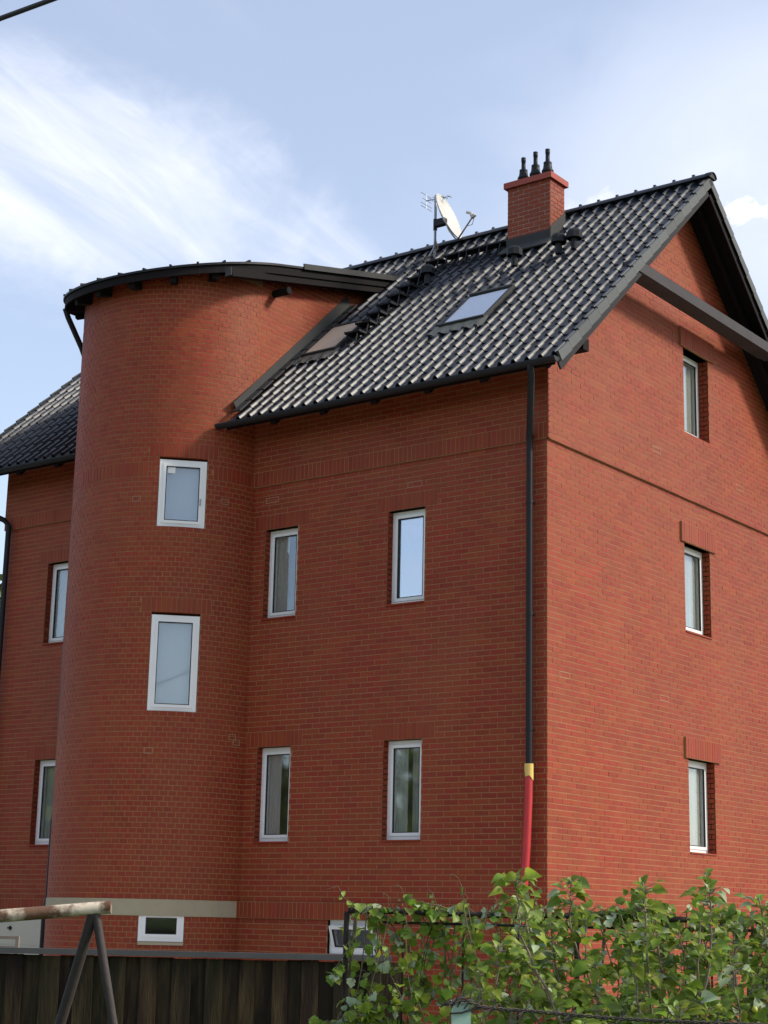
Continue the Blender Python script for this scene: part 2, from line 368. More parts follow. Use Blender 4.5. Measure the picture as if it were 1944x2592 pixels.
# ---- gable wall (faces +X; u = Y)
GY0, GY1 = 3.908, 4.745
GH = [(GY0, GY1, S1, T1), (GY0, GY1, S2, T2), (GY0, GY1, S3, T3)]
gl = [(3.775, 4.915, t, t + 4 * CO) for t in (T1, T2, T3)]
gm = MB()
def gkeep(u, z): return True
zl = [ZLOW, 8.9] + [x for h in GH for x in h[2:]]
gs = sheet(mg, [0, GY0, GY1, DEP], [ZLOW] + [x for h in GH for x in h[2:] if x < 9.4] + [9.36], [h for h in GH])
gm.v, gm.f = gs.v, gs.f
def pent(y0, y1, z0):      # gable part above the eaves, cut by the roof
    ys = sorted(set([y0, y1] + ([YR] if y0 < YR < y1 else [])))
    gm.poly([(0, y0, z0), (0, y1, z0)] + [(0, y, max(z0, deck(y))) for y in reversed(ys)])
pent(0, GY0, 9.36); pent(GY1, DEP, 9.36); pent(GY0, GY1, T3)
ledge(gm, mg, -DB, DEP, ZB, 9.0, 0.0 + .0001) if False else None
ledge(gm, mg, -DS, DEP, ZS0, ZS, DS)
for h in gl: ledge(gm, mg, h[0], h[1], h[2], h[3], .036)
# upper gable stands proud of the lower storeys
up = MB()
for y0, y1, z0, z1 in ((-DB, GY0, ZB, S3), (GY1, DEP, ZB, S3), (GY0, GY1, ZB, S3), (-DB, GY0, S3, 9.36), (GY1, DEP, S3, 9.36)):
    up.quad((DB, y0, z0), (DB, y1, z0), (DB, y1, z1), (DB, y0, z1))
def pent2(y0, y1, z0):
    ys = sorted(set([y0, y1] + ([YR] if y0 < YR < y1 else [])))
    gm.poly([(DB, y0, z0), (DB, y1, z0)] + [(DB, y, max(z0, deck(y))) for y in reversed(ys)])
pent2(-DB + .001, GY0, 9.36); pent2(GY1, DEP, 9.36); pent2(GY0, GY1, T3)
gm.quad((0, -DB, ZB), (DB, -DB, ZB), (DB, DEP, ZB), (0, DEP, ZB))
n = len(gm.v); gm.v += up.v; gm.f += [tuple(i + n for i in f) for f in up.f]
GABLE = link('gable_wall', gm.mesh('gable_wall', MORTAR), THOUSE)
courses('G', mg, -.003, DEP, ZS, ZB, .24, GH + gl, phase=.12)
def gclip(z):
    if z < 9.2: return (-9, 99)
    a = YE + (z - ZE + .10 / CT) / math.tan(TH); return (max(-.05, a), 2 * YR - max(-.05, a))
courses('G', mg, -DB, DEP, ZB, ZB + 66 * CO, .24, GH + [gl[2]], clip=gclip, d=DB, phase=.12)
soldiers('G', mg, -DS, DEP, ZS0, 3, DS); courses('G', mg, -.003, DEP, ZLOW, ZS0, .24, phase=.12)
for h in gl: soldiers('G', mg, h[0], h[1], h[2], 4, .036 + (DB if h[2] > 9 else 0), jt=.006)
ex = MB(); ledge(ex, mg, gl[2][0], gl[2][1], gl[2][2], gl[2][3], .036 + DB); ex.obj('lintel_backing', MORTAR, GABLE)
for a, b, c, e_ in GH:     # far jambs face -Y
    dd = DB if c > 8 else 0
    courses('G', lambda u, z, d, b=b: (Vector((u, b - d, z)), Vector((1, 0, 0)), Vector((0, -1, 0))), -.13, -.004 + dd, c, e_, .126 + dd)
    courses('G', lambda u, z, d, a=a: (Vector((u, a + d, z)), Vector((1, 0, 0)), Vector((0, 1, 0))), -.13, -.004 + dd, c, e_, .126 + dd)

# ---- round stair tower: straight sides back to the house, half circle in front
ARC = PI * TR; STR = 3.3
def mt(t, z, d):          # t = 0 at the left end of the half circle
    if t < 0: P = Vector((TCX - TR - d, -t, z)); return P, Vector((0, -1, 0)), Vector((-1, 0, 0))
    if t > ARC: P = Vector((TCX + TR + d, t - ARC, z)); return P, Vector((0, 1, 0)), Vector((1, 0, 0))
    a = -PI + t / TR; n_ = Vector((math.cos(a), math.sin(a), 0))
    return Vector((TCX, 0, z)) + n_ * (TR + d), Vector((-n_.y, n_.x, 0)), n_
def tt(deg): return (math.radians(deg) + PI) * TR
K0, K1 = tt(-56.0), tt(-30.6); KB0, KB1 = tt(-54.6), tt(-31.6)
TU0 = S1 + 60 * CO; TU1 = TU0 + 14 * CO; TL0 = S1 + 24 * CO; TL1 = TL0 + 19 * CO; TB1 = ZS0 + .075; TB0 = TB1 - .42
RZ0, RK, RE = 11.5, .24, 1.95
def troof(y): return RZ0 + RK * y
def tcap(t):
    y = mt(t, 0, 0)[0].y; return troof(y) - .16
THL = [(K0, K1, TU0, TU1), (K0, K1, TL0, TL1), (KB0, KB1, TB0, TB1)]
ts = [-STR, 0] + [ARC * i / 56 for i in range(1, 57)] + [ARC + STR * i / 8 for i in range(1, 9)] + [K0, K1, KB0, KB1]
tm = sheet(mt, ts, [ZLOW] + [x for h in THL for x in h[2:]] + [10.4], THL)
for i in range(len(sorted(set(ts))) - 1):
    a, b = sorted(set(ts))[i:i + 2]
    tm.quad(mt(a, 10.4, 0)[0], mt(b, 10.4, 0)[0], mt(b, tcap(b), 0)[0], mt(a, tcap(a), 0)[0])
TOWER = link('tower_wall', tm.mesh('tower_wall', MORTAR), THOUSE)
def tclip_top(u0, u1):
    pass
tl = [(K0 - .16, K1 + .16, t, t + 3 * CO) for t in (TU1, TL1)]
bandt = (0, ARC, ZB, ZB + 3 * CO)
courses('T', mt, 0, ARC, ZS, S1 + 113 * CO, .1196, THL + tl + [(0, tt(-62), ZB, ZB + 3 * CO), (tt(-27), ARC, ZB, ZB + 3 * CO)])
for a, b in ((0, tt(-62)), (tt(-27), ARC)): soldiers('T', mt, a, b, ZB, 3, .002)
for h in tl: soldiers('T', mt, h[0], h[1], h[2], 3, .002)
courses('T', mt, 0, ARC, ZLOW, ZS0, .1196, THL)
# upper straight side above the main roof
for i in range(0, 52):
    za = S1 + (88 + i) * CO; zm = za + CO / 2
    ylo = max(0.0, (zm + CO / 2 + .16 - RZ0) / RK); yhi = min(3.2, (zm - ZE) / math.tan(TH) + YE + .12)
    if yhi - ylo < .05 or zm < 9.0: continue
    off = .12 if i % 2 else 0
    for j in range(-2, 16):
        a, b = max(ylo, j * .24 + off), min(yhi, (j + 1) * .24 + off)
        if b - a > .03:
            P, U, Nn = mt(ARC + (a + b) / 2, zm, 0); add_brick('T', P, U, Nn, ZUP, b - a - JT, CO - JT)
# pale band round the tower foot
lb = MB()
for k in range(40):
    a, b = ARC * k / 40, ARC * (k + 1) / 40
    for p0, p1 in (((0, ZS0), (.014, ZS0)), ((.014, ZS0), (.014, ZS)), ((.014, ZS), (0, ZS))):
        lb.quad(mt(a, p0[1], p0[0])[0], mt(b, p0[1], p0[0])[0], mt(b, p1[1], p1[0])[0], mt(a, p1[1], p1[0])[0])
lbo = lb.obj('base_band', LIME, TOWER, smooth=False)

# ---- chimney
CX0, CX1, CY0, CY1, CZT = -2.57, -1.77, 2.98, 3.42, 13.27
CH = thing('chimney', '', '') ; del CH['label']; del CH['category']; CH.parent = THOUSE
cm = MB(); cm.abox(CX0 + .004, CX1 - .004, CY0 + .004, CY1 - .004, 11.9, CZT); cm.obj('core', mat('chimney_mortar', (.50, .40, .34), .9, .2, var=.15), CH)
zc0 = CZT - 20 * CO
courses('C', lambda u, z, d: (Vector((u, CY0 - d, z)), Vector((1, 0, 0)), Vector((0, -1, 0))), CX0, CX1, zc0, CZT, .2)
courses('C', lambda u, z, d: (Vector((CX1 + d, u, z)), Vector((0, 1, 0)), Vector((1, 0, 0))), CY0, CY1, zc0, CZT, .22)
courses('C', lambda u, z, d: (Vector((CX0 - d, u, z)), Vector((0, 1, 0)), Vector((-1, 0, 0))), CY0, CY1, zc0, CZT, .22)
cm = MB(); cm.abox(CX0 - .05, CX1 + .05, CY0 - .05, CY1 + .05, CZT, CZT + .10); cm.obj('cap', CAPM, CH)
cm = MB(); pot = [(.105, 0), (.105, .03), (.085, .045), (.085, .12), (.098, .13), (.098, .155), (.076, .19), (.066, .27), (.068, .275), (.068, .30), (.036, .315), (.034, .45), (.039, .455), (.039, .53), (.0, .53)]
cm.lathe((0, 0, 0), pot, 14); potm = cm.mesh('flue_pot', BLACKM, True)
for x, s in ((-2.41, .94), (-2.18, 1.02), (-1.95, 1.0)):
    o = link('flue_pot', potm, CH); o.location = (x, 3.2, CZT + .10); o.scale = (1, 1, s)
cm = MB()
cm.box(RF((CX0 + CX1) / 2, (CY0 - YE) / CT - .10, .05), Vector(((CX1 - CX0) / 2 + .06, 0, 0)), Vector((0, CT, SN)) * .13, Vector((0, -SN, CT)) * .012)
cm.abox(CX0 - .015, CX1 + .015, CY0 - .018, CY0 - .006, 12.15, 12.40)
for x in (CX0 - .012, CX1 + .012):
    m0 = [(x - .006, CY0 - .01, 12.2), (x - .006, CY1, 12.55), (x - .006, CY1, 12.83), (x - .006, CY0 - .01, 12.45)]; m1 = [(a + .012, b, c) for a, b, c in m0]
    cm.poly(m0); cm.poly(m1[::-1]); cm.quad(m0[2], m0[3], m1[3], m1[2]); cm.quad(m0[3], m0[0], m1[0], m1[3])
cm.obj('flashing', LEAD, CH)

# ---- realise the bricks: the 300 that show largest are objects, the rest one mesh
PAR = {'F': FRONT, 'G': GABLE, 'T': TOWER, 'C': CH}
def blocked(u, v):
    return v > 2225 and u > 840 or v > 2395 or u < -20 or u > 1960 or v < -20
cand = []
for i, (wall, P, U, Nn, Z, w, h) in enumerate(BR):
    dv = CAM - P; l = dv.length; c = Nn.dot(dv) / l
    if c < .1 or w < .1 or (wall == 'G' and P.y > 3.7 and P.x < -.01): continue
    u, v, _ = pix(P)
    if blocked(u, v): continue
    if wall == 'F' and (P.z > 8.2 or P.y > 0.001): continue
    cand.append((w * h * c / (l * l), i))
cand.sort(reverse=True); big = set(i for _, i in cand[:300])
st_m = MB(); bv, bf = st_m.v, st_m.f
for i, (wall, P, U, Nn, Z, w, h) in enumerate(BR):
    pr = .0032 + random.uniform(-.0014, .0014)
    if i in big:
        o = link('brick', UNIT, PAR[wall])
        tw = random.uniform(-.006, .006)
        R3 = Matrix((U, Nn, Z)).transposed()
        o.matrix_basis = Matrix.Translation(P + Nn * (pr - .011)) @ R3.to_4x4() @ Matrix.Rotation(tw, 4, 'Z') @ Matrix.Diagonal((w, .022, h, 1))
        continue
    jz = random.uniform(-.0012, .0012); jw = random.uniform(-.0018, .0018)
    a = U * ((w + jw) / 2); b = Z * (h / 2); c = P + Z * jz; fo = Nn * (pr + random.uniform(-.0008, .0008)); bo = Nn * -.004; n = len(bv)
    for s0, s1 in ((-1, -1), (1, -1), (1, 1), (-1, 1)): bv.append(tuple(c + a * s0 + b * s1 + fo))
    for s0, s1 in ((-1, -1), (1, -1), (1, 1), (-1, 1)): bv.append(tuple(c + a * s0 + b * s1 + bo))
    bf += [(n, n + 1, n + 2, n + 3), (n, n + 4, n + 5, n + 1), (n + 1, n + 5, n + 6, n + 2), (n + 2, n + 6, n + 7, n + 3), (n + 3, n + 7, n + 4, n)]
me = bpy.data.meshes.new('brickwork'); me.from_pydata(bv, [], bf); me.materials.append(BRICK)
link('brickwork', me, THOUSE, kind='stuff')
# bricks set in fresh pale mortar
for wall, mp, u, z, w in (('F', mf, -4.78, 7.74, .24), ('F', mf, -2.16, 7.63, .24), ('G', mg, .42, 4.85, .24), ('G', mg, 3.18, 4.86, .24), ('G', mg, 2.99, 8.5, .24), ('G', mg, 5.77, 8.52, .24),
                          ('T', mt, tt(-67.5), 7.63, .12), ('T', mt, tt(-20), 7.66, .12), ('T', mt, tt(-54), 3.95, .12), ('T', mt, tt(-6), 4.14, .12), ('T', mt, tt(-9), 4.21, .12)):
    d0 = DB if (wall == 'G' and z > ZB) else 0
    P, U, Nn = mp(u, z, d0 + .003); m = MB(); t = .0048; hw, hh = w / 2, CO / 2
    for cx, cz, ax, az in ((0, hh, hw + t, t), (0, -hh, hw + t, t), (hw, 0, t, hh - t), (-hw, 0, t, hh - t)): m.box(P + U * cx + ZUP * cz, U * ax, Nn * .0035, ZUP * az)
    m.obj('pale_joint', PALE, PAR[wall])

# ---- rest of the shell
sh = MB()
sh.quad((XL, 0, ZLOW), (XL, DEP, ZLOW), (XL, DEP, 9.36), (XL, 0, 9.36)); sh.poly([(XL, 0, 9.36), (XL, DEP, 9.36), (XL, YR, deck(YR))])
sh.quad((XL, DEP, ZLOW), (0, DEP, ZLOW), (0, DEP, 9.36), (XL, DEP, 9.36))
sh.obj('rear_walls', BRICK, THOUSE)

# ------------------------------------------------------------------ windows
def window(P, U, Nn, w, h, kind='plain', handle=False, sill=True, fw=.062, sw=.05, name_label=None, curtain=None, gl=GLASS, room=.7, tilt=0.0):
    """P = middle of the bottom edge of the frame's front face"""
    root = bpy.data.objects.new('window', None); COL.objects.link(root); root.parent = THOUSE; root.empty_display_size = .1
    def pt(u, z, d): return P + U * u + ZUP * z + Nn * d
    def ring(m, x0, x1, z0, z1, b, d0, d1):
        for a0, a1, c0, c1 in ((x0, x1, z0, z0 + b), (x0, x1, z1 - b, z1), (x0, x0 + b, z0 + b, z1 - b), (x1 - b, x1, z0 + b, z1 - b)):
            m.box(pt((a0 + a1) / 2, (c0 + c1) / 2, (d0 + d1) / 2), U * ((a1 - a0) / 2), Nn * ((d1 - d0) / 2), ZUP * ((c1 - c0) / 2))
    m = MB(); ring(m, -w / 2, w / 2, 0, h, fw, -.07, 0); m.obj('frame', WHITE, root)
    x, z0, z1 = w / 2 - fw + .008, fw - .008, h - fw + .008
    m = MB(); ring(m, -x, x, z0, z1, sw, -.062, .012); so_ = m.obj('sash', WHITE, root)
    xg = x - sw + .006
    m = MB(); ring(m, -xg, xg, z0 + sw - .006, z1 - sw + .006, .011, -.016, .0135); gk = m.obj('gasket', GASK, root)
    m = MB(); m.box(pt(0, (z0 + z1) / 2, -.02), U * xg, Nn * .004, ZUP * ((z1 - z0) / 2 - sw + .006)); po = m.obj('pane', gl, root)
    if tilt:
        for o in (so_, po, gk):
            o.matrix_basis = Matrix.Translation(pt(0, z0, -.03)) @ Matrix.Rotation(tilt, 4, U) @ Matrix.Translation(-pt(0, z0, -.03)) @ Matrix.Translation(Nn * -.02)
    m = MB(); r = room   # the room corner behind
    q0 = [pt(-w / 2 - .25, -.05, -.08), pt(w / 2 + .25, -.05, -.08), pt(w / 2 + .25, h + .05, -.08), pt(-w / 2 - .25, h + .05, -.08)]
    q1 = [v - Nn * r for v in q0]; m.quad(*q1)
    for i in range(4): m.quad(q0[i], q0[(i + 1) % 4], q1[(i + 1) % 4], q1[i])
    m.obj('room_recess', INT, root)
    if curtain:
        for c0, c1, cm_, dep, folds in curtain:
            m = MB(); rows = []
            k = 26 if folds else 1
            for zz in (z0 + .02, z1 - .02): rows.append([pt(-xg + 2 * xg * (c0 + (c1 - c0) * i / k), zz, -dep + (.012 * math.sin(i * 1.5) if folds else 0)) for i in range(k + 1)])
            m.grid(rows); m.obj('curtain', cm_, root, smooth=True)
    if handle:
        m = MB(); m.box(pt(x - .022, (z0 + z1) / 2 - .12, .02), U * .011, Nn * .008, ZUP * .05); m.obj('hinge', STEEL, root)
    if sill:
        m = MB(); m.box(pt(0, -.012, .075), U * (w / 2 + .0), Nn * .075, ZUP * .010); m.obj('sill', BRICK, root)
    return root
FX = Vector((1, 0, 0)); FN = Vector((0, -1, 0)); GXU = Vector((0, 1, 0)); GN = Vector((1, 0, 0))
for (a, b, s, t), cu, gl_ in zip(FH[:6], ([(-.2, .48, CURT3, .06, True), (.50, 1.3, CURT, .14, True)], None, [(-.2, .55, CURT3, .06, True)], [(-.2, .52, CURT3, .07, False)], [(-.2, .5, CURT, .08, True)], [(-.2, .6, CURT, .08, True)]),
                                (GLASS, GLASSR, GLASS, GLASS, GLASS, GLASS)):
    window(Vector(((a + b) / 2, .115, s + .012)), FX, FN, b - a, t - s - .012, curtain=cu, gl=gl_)
for a, b, s, t in GH:
    dd = DB if s > 8 else 0
    window(Vector((-.13, (a + b) / 2, s + .012)), GXU, GN, b - a, t - s - .012, curtain=[(-.1, 1.7, CURT3, .055, True)])
window(Vector(((BW0 + BW1) / 2, .05, FH[6][2])), FX, FN, BW1 - BW0, FH[6][3] - FH[6][2], sill=False, tilt=.35)
for h, dg, cu, gl_ in ((THL[0], -43.3, [(0, 1, CURT2, .10, False)], GLASS), (THL[1], -43.3, [(0, 1, CURT2, .10, False)], GLASS), (THL[2], -43.1, None, GLASS)):
    a = math.radians(dg); n_ = Vector((math.cos(a), math.sin(a), 0)); hw = (h[1] - h[0]) / TR / 2
    wd = 2 * TR * math.sin(hw) - .012
    r_ = window(Vector((TCX, 0, h[2])) + n_ * (TR * math.cos(hw) - .004), Vector((-n_.y, n_.x, 0)), n_, wd, h[3] - h[2] - (.0 if h is THL[2] else .035), sill=False, curtain=cu, gl=gl_, handle=(h is THL[0]))
    ncv = 10
    U_ = Vector((-n_.y, n_.x, 0))
    base = Vector((TCX, 0, h[2])) + n_ * (TR * math.cos(hw))
    # lintel underside and sill bed following the curve
    for zz, nm in ((h[2] - .001, 'sill_bed'), (h[3] + .001, 'head_reveal')):
        m = MB(); m.poly([mt(h[0] + (h[1] - h[0]) * i / ncv, zz, .003)[0] for i in range(ncv + 1)] + [base + U_ * (wd / 2) - n_ * .09 + ZUP * (zz - h[2]), base - U_ * (wd / 2) - n_ * .09 + ZUP * (zz - h[2])])
        m.obj(nm, LIME if h is THL[2] else BRICK, r_)
    if h is THL[2]:
        m = MB(); m.box(base + n_ * .03 - ZUP * .028, U_ * (wd / 2), n_ * .03, ZUP * .020); m.obj('sill', LIME, r_)
    if h is THL[0]:
        m = MB(); m.box(base - U_ * .17 + ZUP * .86 - n_ * .012, U_ * .055, n_ * .003, ZUP * .05); m.obj('window_sticker', WHITE, r_)

# garage door at the foot of the left wing
gd = bpy.data.objects.new('garage_door', None); COL.objects.link(gd); gd.parent = THOUSE
m = MB(); m.abox(-10.66, -9.02, -.03, -.005, .02, ZS0 - .01); m.obj('door_panel', BEIGE, gd)
m = MB(); m.abox(-9.93, -9.85, -.06, -.03, 1.43, 1.455); m.abox(-9.91, -9.87, -.04, -.03, 1.41, 1.475); m.obj('handle', BLACKM, gd)
for k in range(1, 4): m = MB(); m.abox(-10.66, -9.02, -.036, -.030, .4 * k - .006, .4 * k + .006); m.obj('panel_rib', BEIGE, gd)

# ------------------------------------------------------------------ roof
ROOF = bpy.data.objects.new('roof', None); COL.objects.link(ROOF); ROOF.parent = THOUSE
m = MB()      # boarded deck under the tiles, both slopes
def inside_tower(x, s):
    y = YE + s * CT; return (TCX - TR - .02 < x < TCX + TR + .02) and y < 2.95
xs = [XLV + .03, TCX - TR, TCX + TR, OV - .03]
for Rr in (RF, RB):
    for i in range(3):
        s0 = 0.02 if (i != 1 or Rr is RB) else (3.0 - YE) / CT
        a, b = xs[i], xs[i + 1]
        if Rr is RB and i: continue
        if Rr is RB: a, b = xs[0], xs[3]
        t0, t1 = -.05, -.075
        m.quad(Rr(a, s0, t0), Rr(b, s0, t0), Rr(b, SL - .03, t0), Rr(a, SL - .03, t0)); m.quad(Rr(a, s0, t1), Rr(b, s0, t1), Rr(b, SL - .03, t1), Rr(a, SL - .03, t1))
        m.quad(Rr(a, s0, t0), Rr(b, s0, t0), Rr(b, s0, t1), Rr(a, s0, t1)); m.quad(Rr(b, s0, t0), Rr(b, s0, t1), Rr(b, SL - .03, t1), Rr(b, SL - .03, t0)); m.quad(Rr(a, s0, t0), Rr(a, s0, t1), Rr(a, SL - .03, t1), Rr(a, SL - .03, t0))
m.obj('deck_boards', DWOOD, ROOF)
TW, TS = .2095, .342
PROF = [(0, .008), (.018, -.001), (.048, -.006), (.088, -.006), (.116, .000), (.132, .014), (.145, .034), (.157, .048), (.172, .056), (.186, .056), (.1945, .053), (.2005, .042), (.2115, .008), (.2145, -.004)]
def tile_mesh():
    m = MB(); l = TS + .05; lo, hi = -.006, -.030
    r0 = [(u, 0, z + lo) for u, z in PROF]; r1 = [(u, l, z + hi) for u, z in PROF]
    m.grid([r0, r1]); m.grid([[(u, .001, z + lo - .020) for u, z in PROF], r0]); return m
tmm = tile_mesh()
TMESH = tmm.mesh('roof_tile', TILE)
for p in TMESH.polygons: p.use_smooth = abs(p.normal.y) < .6
SKY_T = [(-4.98, -4.22, 1.98, 2.98), (-2.30, -1.50, 1.90, 2.98)]
tiles = []
ncol = int(round((OV - XLV) / TW)); nrow = 18
for i in range(ncol):
    x = OV - (i + 1) * TW
    for j in range(nrow):
        s = j * TS - .005
        xm, sm = x + TW / 2, s + TS / 2
        if s + TS + .05 > SL: pass
        if inside_tower(xm, sm - .1): continue
        if any(a < xm < b and c < sm < d for a, b, c, d in SKY_T): continue
        if CX0 + .02 < xm < CX1 - .02 and CY0 < YE + sm * CT < CY1: continue
        tiles.append((0, x, s))
    for j in range(nrow): tiles.append((1, x, j * TS - .005))
# which 300 show largest
def tile_area(sd, x, s):
    if sd: return -1
    P = RF(x + .1, s + .17); u, v, z = pix(P)
    if u < 0 or u > 1944 or v < 0: return -1
    a = pix(RF(x, s)); b = pix(RF(x + TW, s)); c = pix(RF(x, s + TS))
    return abs((b[0] - a[0]) * (c[1] - a[1]) - (b[1] - a[1]) * (c[0] - a[0]))
order = sorted(range(len(tiles)), key=lambda i: -tile_area(*tiles[i])); bigt = set(order[:300])
sv, sf = [], []
for i, (sd, x, s) in enumerate(tiles):
    jn = random.uniform(-.002, .002); js = random.uniform(-.004, .004)
    if i in bigt:
        o = link('roof_tile', TMESH, ROOF)
        R3 = Matrix((Vector((1, 0, 0)), Vector((0, CT, SN)), Vector((0, -SN, CT)))).transposed()
        o.matrix_basis = Matrix.Translation(RF(x, s + js, jn)) @ R3.to_4x4() @ Matrix.Rotation(random.uniform(-.007, .007), 4, 'Y')
        continue
    n = len(sv); fn = RB if sd else RF
    for a, b, c in tmm.v: sv.append(tuple(fn(x + a, s + js + b, c + jn)))
    sf += [tuple(k + n for k in f) for f in tmm.f]
me = bpy.data.meshes.new('roof_tiling'); me.from_pydata(sv, [], sf); me.materials.append(TILE)
for p in me.polygons: p.use_smooth = True
bm = bmesh.new(); bm.from_mesh(me); bmesh.ops.recalc_face_normals(bm, faces=bm.faces); bm.to_mesh(me); bm.free()
me.set_sharp_from_angle(angle=math.radians(50)); TMESH.set_sharp_from_angle(angle=math.radians(50))
link('roof_tiling', me, ROOF, kind='stuff')
# verge tiles with their hanging flange, barge boards
m = MB(); l = TS - .004
m.grid([[(-.012, 0, .010), (-.012, l, -.012)], [(.0, 0, .022), (.0, l, .0)], [(.02, 0, .022), (.02, l, .0)], [(.034, 0, .010), (.034, l, -.012)], [(.034, 0, -.12), (.034, l, -.135)], [(.028, 0, -.12), (.028, l, -.135)]])
m.quad((-.012, 0, .010), (.0, 0, .022), (.02, 0, .022), (.034, 0, .010)); m.quad((.034, 0, .010), (.034, 0, -.12), (.0, 0, -.12), (-.012, 0, .010))
VM = m.mesh('verge_tile', mat('verge_tile_glaze', (.070, .075, .074), .6, .3, var=.2, scale=4, rnd=.15))
for sgn, R_ in ((0, RF), (1, RB)):
    for x in ((OV, 1), (XLV, -1)):
        for j in range(nrow):
            ydir = Vector((0, CT, SN)) if not sgn else Vector((0, -CT, SN)); nd = Vector((0, -SN, CT)) if not sgn else Vector((0, SN, CT))
            o = link('verge_tile', VM, ROOF)
            o.matrix_basis = Matrix.Translation(R_(x[0], j * TS + .004, .015)) @ Matrix((Vector((x[1], 0, 0)), ydir, nd)).transposed().to_4x4()
for x in (OV - .02, XLV + .02):
    for R_ in (RF, RB):
        m = MB(); a = R_(x, -.03, -.135); b = R_(x, SL - .04, -.135); nd = (R_(x, 1, 1) - R_(x, 1, 0))
        m.bar(a, b, .028, .155, up=nd); m.obj('barge_board', GREYB if R_ is RF else DWOOD, ROOF)
for R_ in (RF, RB):
    m = MB(); nd = (R_(0, 1, 1) - R_(0, 1, 0)); m.bar(R_(.30, .1, -.145), R_(.30, SL - .1, -.145), .06, .13, up=nd); m.obj('fly_rafter', DWOOD, ROOF)
m = MB(); m.abox(.31, .585, 1.50, 2 * YR - 1.50, 10.72, 10.885); m.abox(.10, .46, 1.70, 2 * YR - 1.70, 10.735, 10.87) if False else None; m.obj('tie_beam', BEAM, ROOF)
for y, z in ((.46, 9.44),):
    for yy in {y, 2 * YR - y}:
        m = MB(); m.abox(-.1, .50 if y > 3 else .34, yy - .075, yy + .075, z - .17, z); m.obj('purlin_end', DWOOD, ROOF)
# rafter tails along the eaves
for k in range(13):
    x = -.72 - k * .925
    if TCX - TR - .1 < x < TCX + TR + .1: continue
    m = MB(); m.bar(RF(x, .10, -.16), RF(x, 1.0, -.16), .10, .15, up=Vector((0, -SN, CT))); m.obj('rafter_tail', DWOOD, ROOF)
def gutter(x0, x1, name='gutter'):
    m = MB(); c = Vector((0, YE - .055, ZE - .055)); rows = []
    for x in (x0, x1):
        outer = [(x, c.y + .068 * math.cos(PI + PI * k / 10), c.z + .068 * math.sin(PI + PI * k / 10)) for k in range(11)]
        inner = [(x, c.y + .060 * math.cos(2 * PI - PI * k / 10), c.z + .060 * math.sin(2 * PI - PI * k / 10)) for k in range(11)]
        rows.append(outer + inner)
    m.grid(rows, True); m.poly(rows[0]); m.poly(rows[1][::-1])
    m.poly([(x0 + .003, c.y + .064 * math.cos(PI + PI * k / 10), c.z + .064 * math.sin(PI + PI * k / 10)) for k in range(11)]); m.poly([(x1 - .003, c.y + .064 * math.cos(PI + PI * k / 10), c.z + .064 * math.sin(PI + PI * k / 10)) for k in range(11)])
    return m.obj(name, BLACKM, ROOF, smooth=False)
gutter(TCX + TR + .02 - .15, OV + .03); gutter(XLV, TCX - TR + .1)
m = MB(); m.abox(TCX + TR, OV - .04, YE + .01, YE + .03, ZE - .13, ZE - .02); m.obj('fascia', DWOOD, ROOF)
m = MB(); m.abox(XLV + .05, TCX - TR, YE + .01, YE + .03, ZE - .13, ZE - .02); m.obj('fascia', DWOOD, ROOF)
# ridge caps with clips
m = MB(); seg = 10; rl = .355
def rr0(x, r): return [(x, r * math.cos(PI * k / seg), r * .85 * math.sin(PI * k / seg) - .02) for k in range(seg + 1)]
m.grid([rr0(0, .115), rr0(rl, .102)]); m.grid([rr0(0, .100), rr0(0, .115)])
m.abox(-.012, .03, -.02, .02, .07, .115)
RM = m.mesh('ridge_tile', TILE)
for k in range(int((OV - XLV) / .34) + 1):
    o = link('ridge_tile', RM, ROOF); o.location = (XLV + .02 + k * .34, YR, ZR + .005); o.rotation_euler = (0, -.02, 0)
m = MB(); m.poly(rr0(OV + .06, .115)); m.grid([rr0(OV + .061, .118), rr0(OV - .02, .118)]); o = m.obj('ridge_end_cap', LEAD, ROOF); o.location = (0, YR, ZR + .005)

# skylights
def skylight(x0, x1, s0, s1, glass_mat, bl):
    r = bpy.data.objects.new('skylight', None); COL.objects.link(r); r.parent = THOUSE
    X = Vector((1, 0, 0)); Sd = Vector((0, CT, SN)); Nn = Vector((0, -SN, CT))
    def bx(m, a, b, c, d, n0, n1): m.box(RF((a + b) / 2, (c + d) / 2, (n0 + n1) / 2), X * ((b - a) / 2), Sd * ((d - c) / 2), Nn * ((n1 - n0) / 2))
    m = MB(); b = .042
    bx(m, x0, x0 + b, s0, s1, -.05, .066); bx(m, x1 - b, x1, s0, s1, -.05, .066); bx(m, x0, x1, s1, s1 + .06, -.05, .085); bx(m, x0 - .01, x1 + .01, s0 - .045, s0, -.05, .085)
    m.obj('frame', LEAD, r)
    m = MB(); bx(m, x0 + b, x1 - b, s0, s1, .054, .062); m.obj('pane', glass_mat, r)
    m = MB(); o0, o1 = (.066, .074) if bl is SREFL else (.0, .02); bx(m, x0 + b + .01, x1 - b - .01, s0 + .01, s1 - .01, o0, o1); m.obj('pane_sheet', bl, r)
    m = MB(); rows = []
    for ss, nn in ((s0 - .01, .052), (s0 - .22, .034), (s0 - .25, .022)): rows.append([RF(x0 - .08 + (x1 - x0 + .16) * k / 24, ss - (.02 * (k % 4 > 1) if nn < .03 else 0), nn + (.016 * math.cos(k * PI * 2 * (x1 - x0 + .16) / 24 / TW) if nn < .05 else 0)) for k in range(25)])
    m.grid(rows); m.obj('apron', APRON, r, smooth=True)
SREFL = mat('beige_pane_reflection', (.42, .34, .27), .9, .2, var=.1)  # opaque beige sheet over the left pane, coloured to stand in for its reflection
APRON = mat('skylight_apron', (.16, .15, .12), .6, .4, var=.25, scale=12)
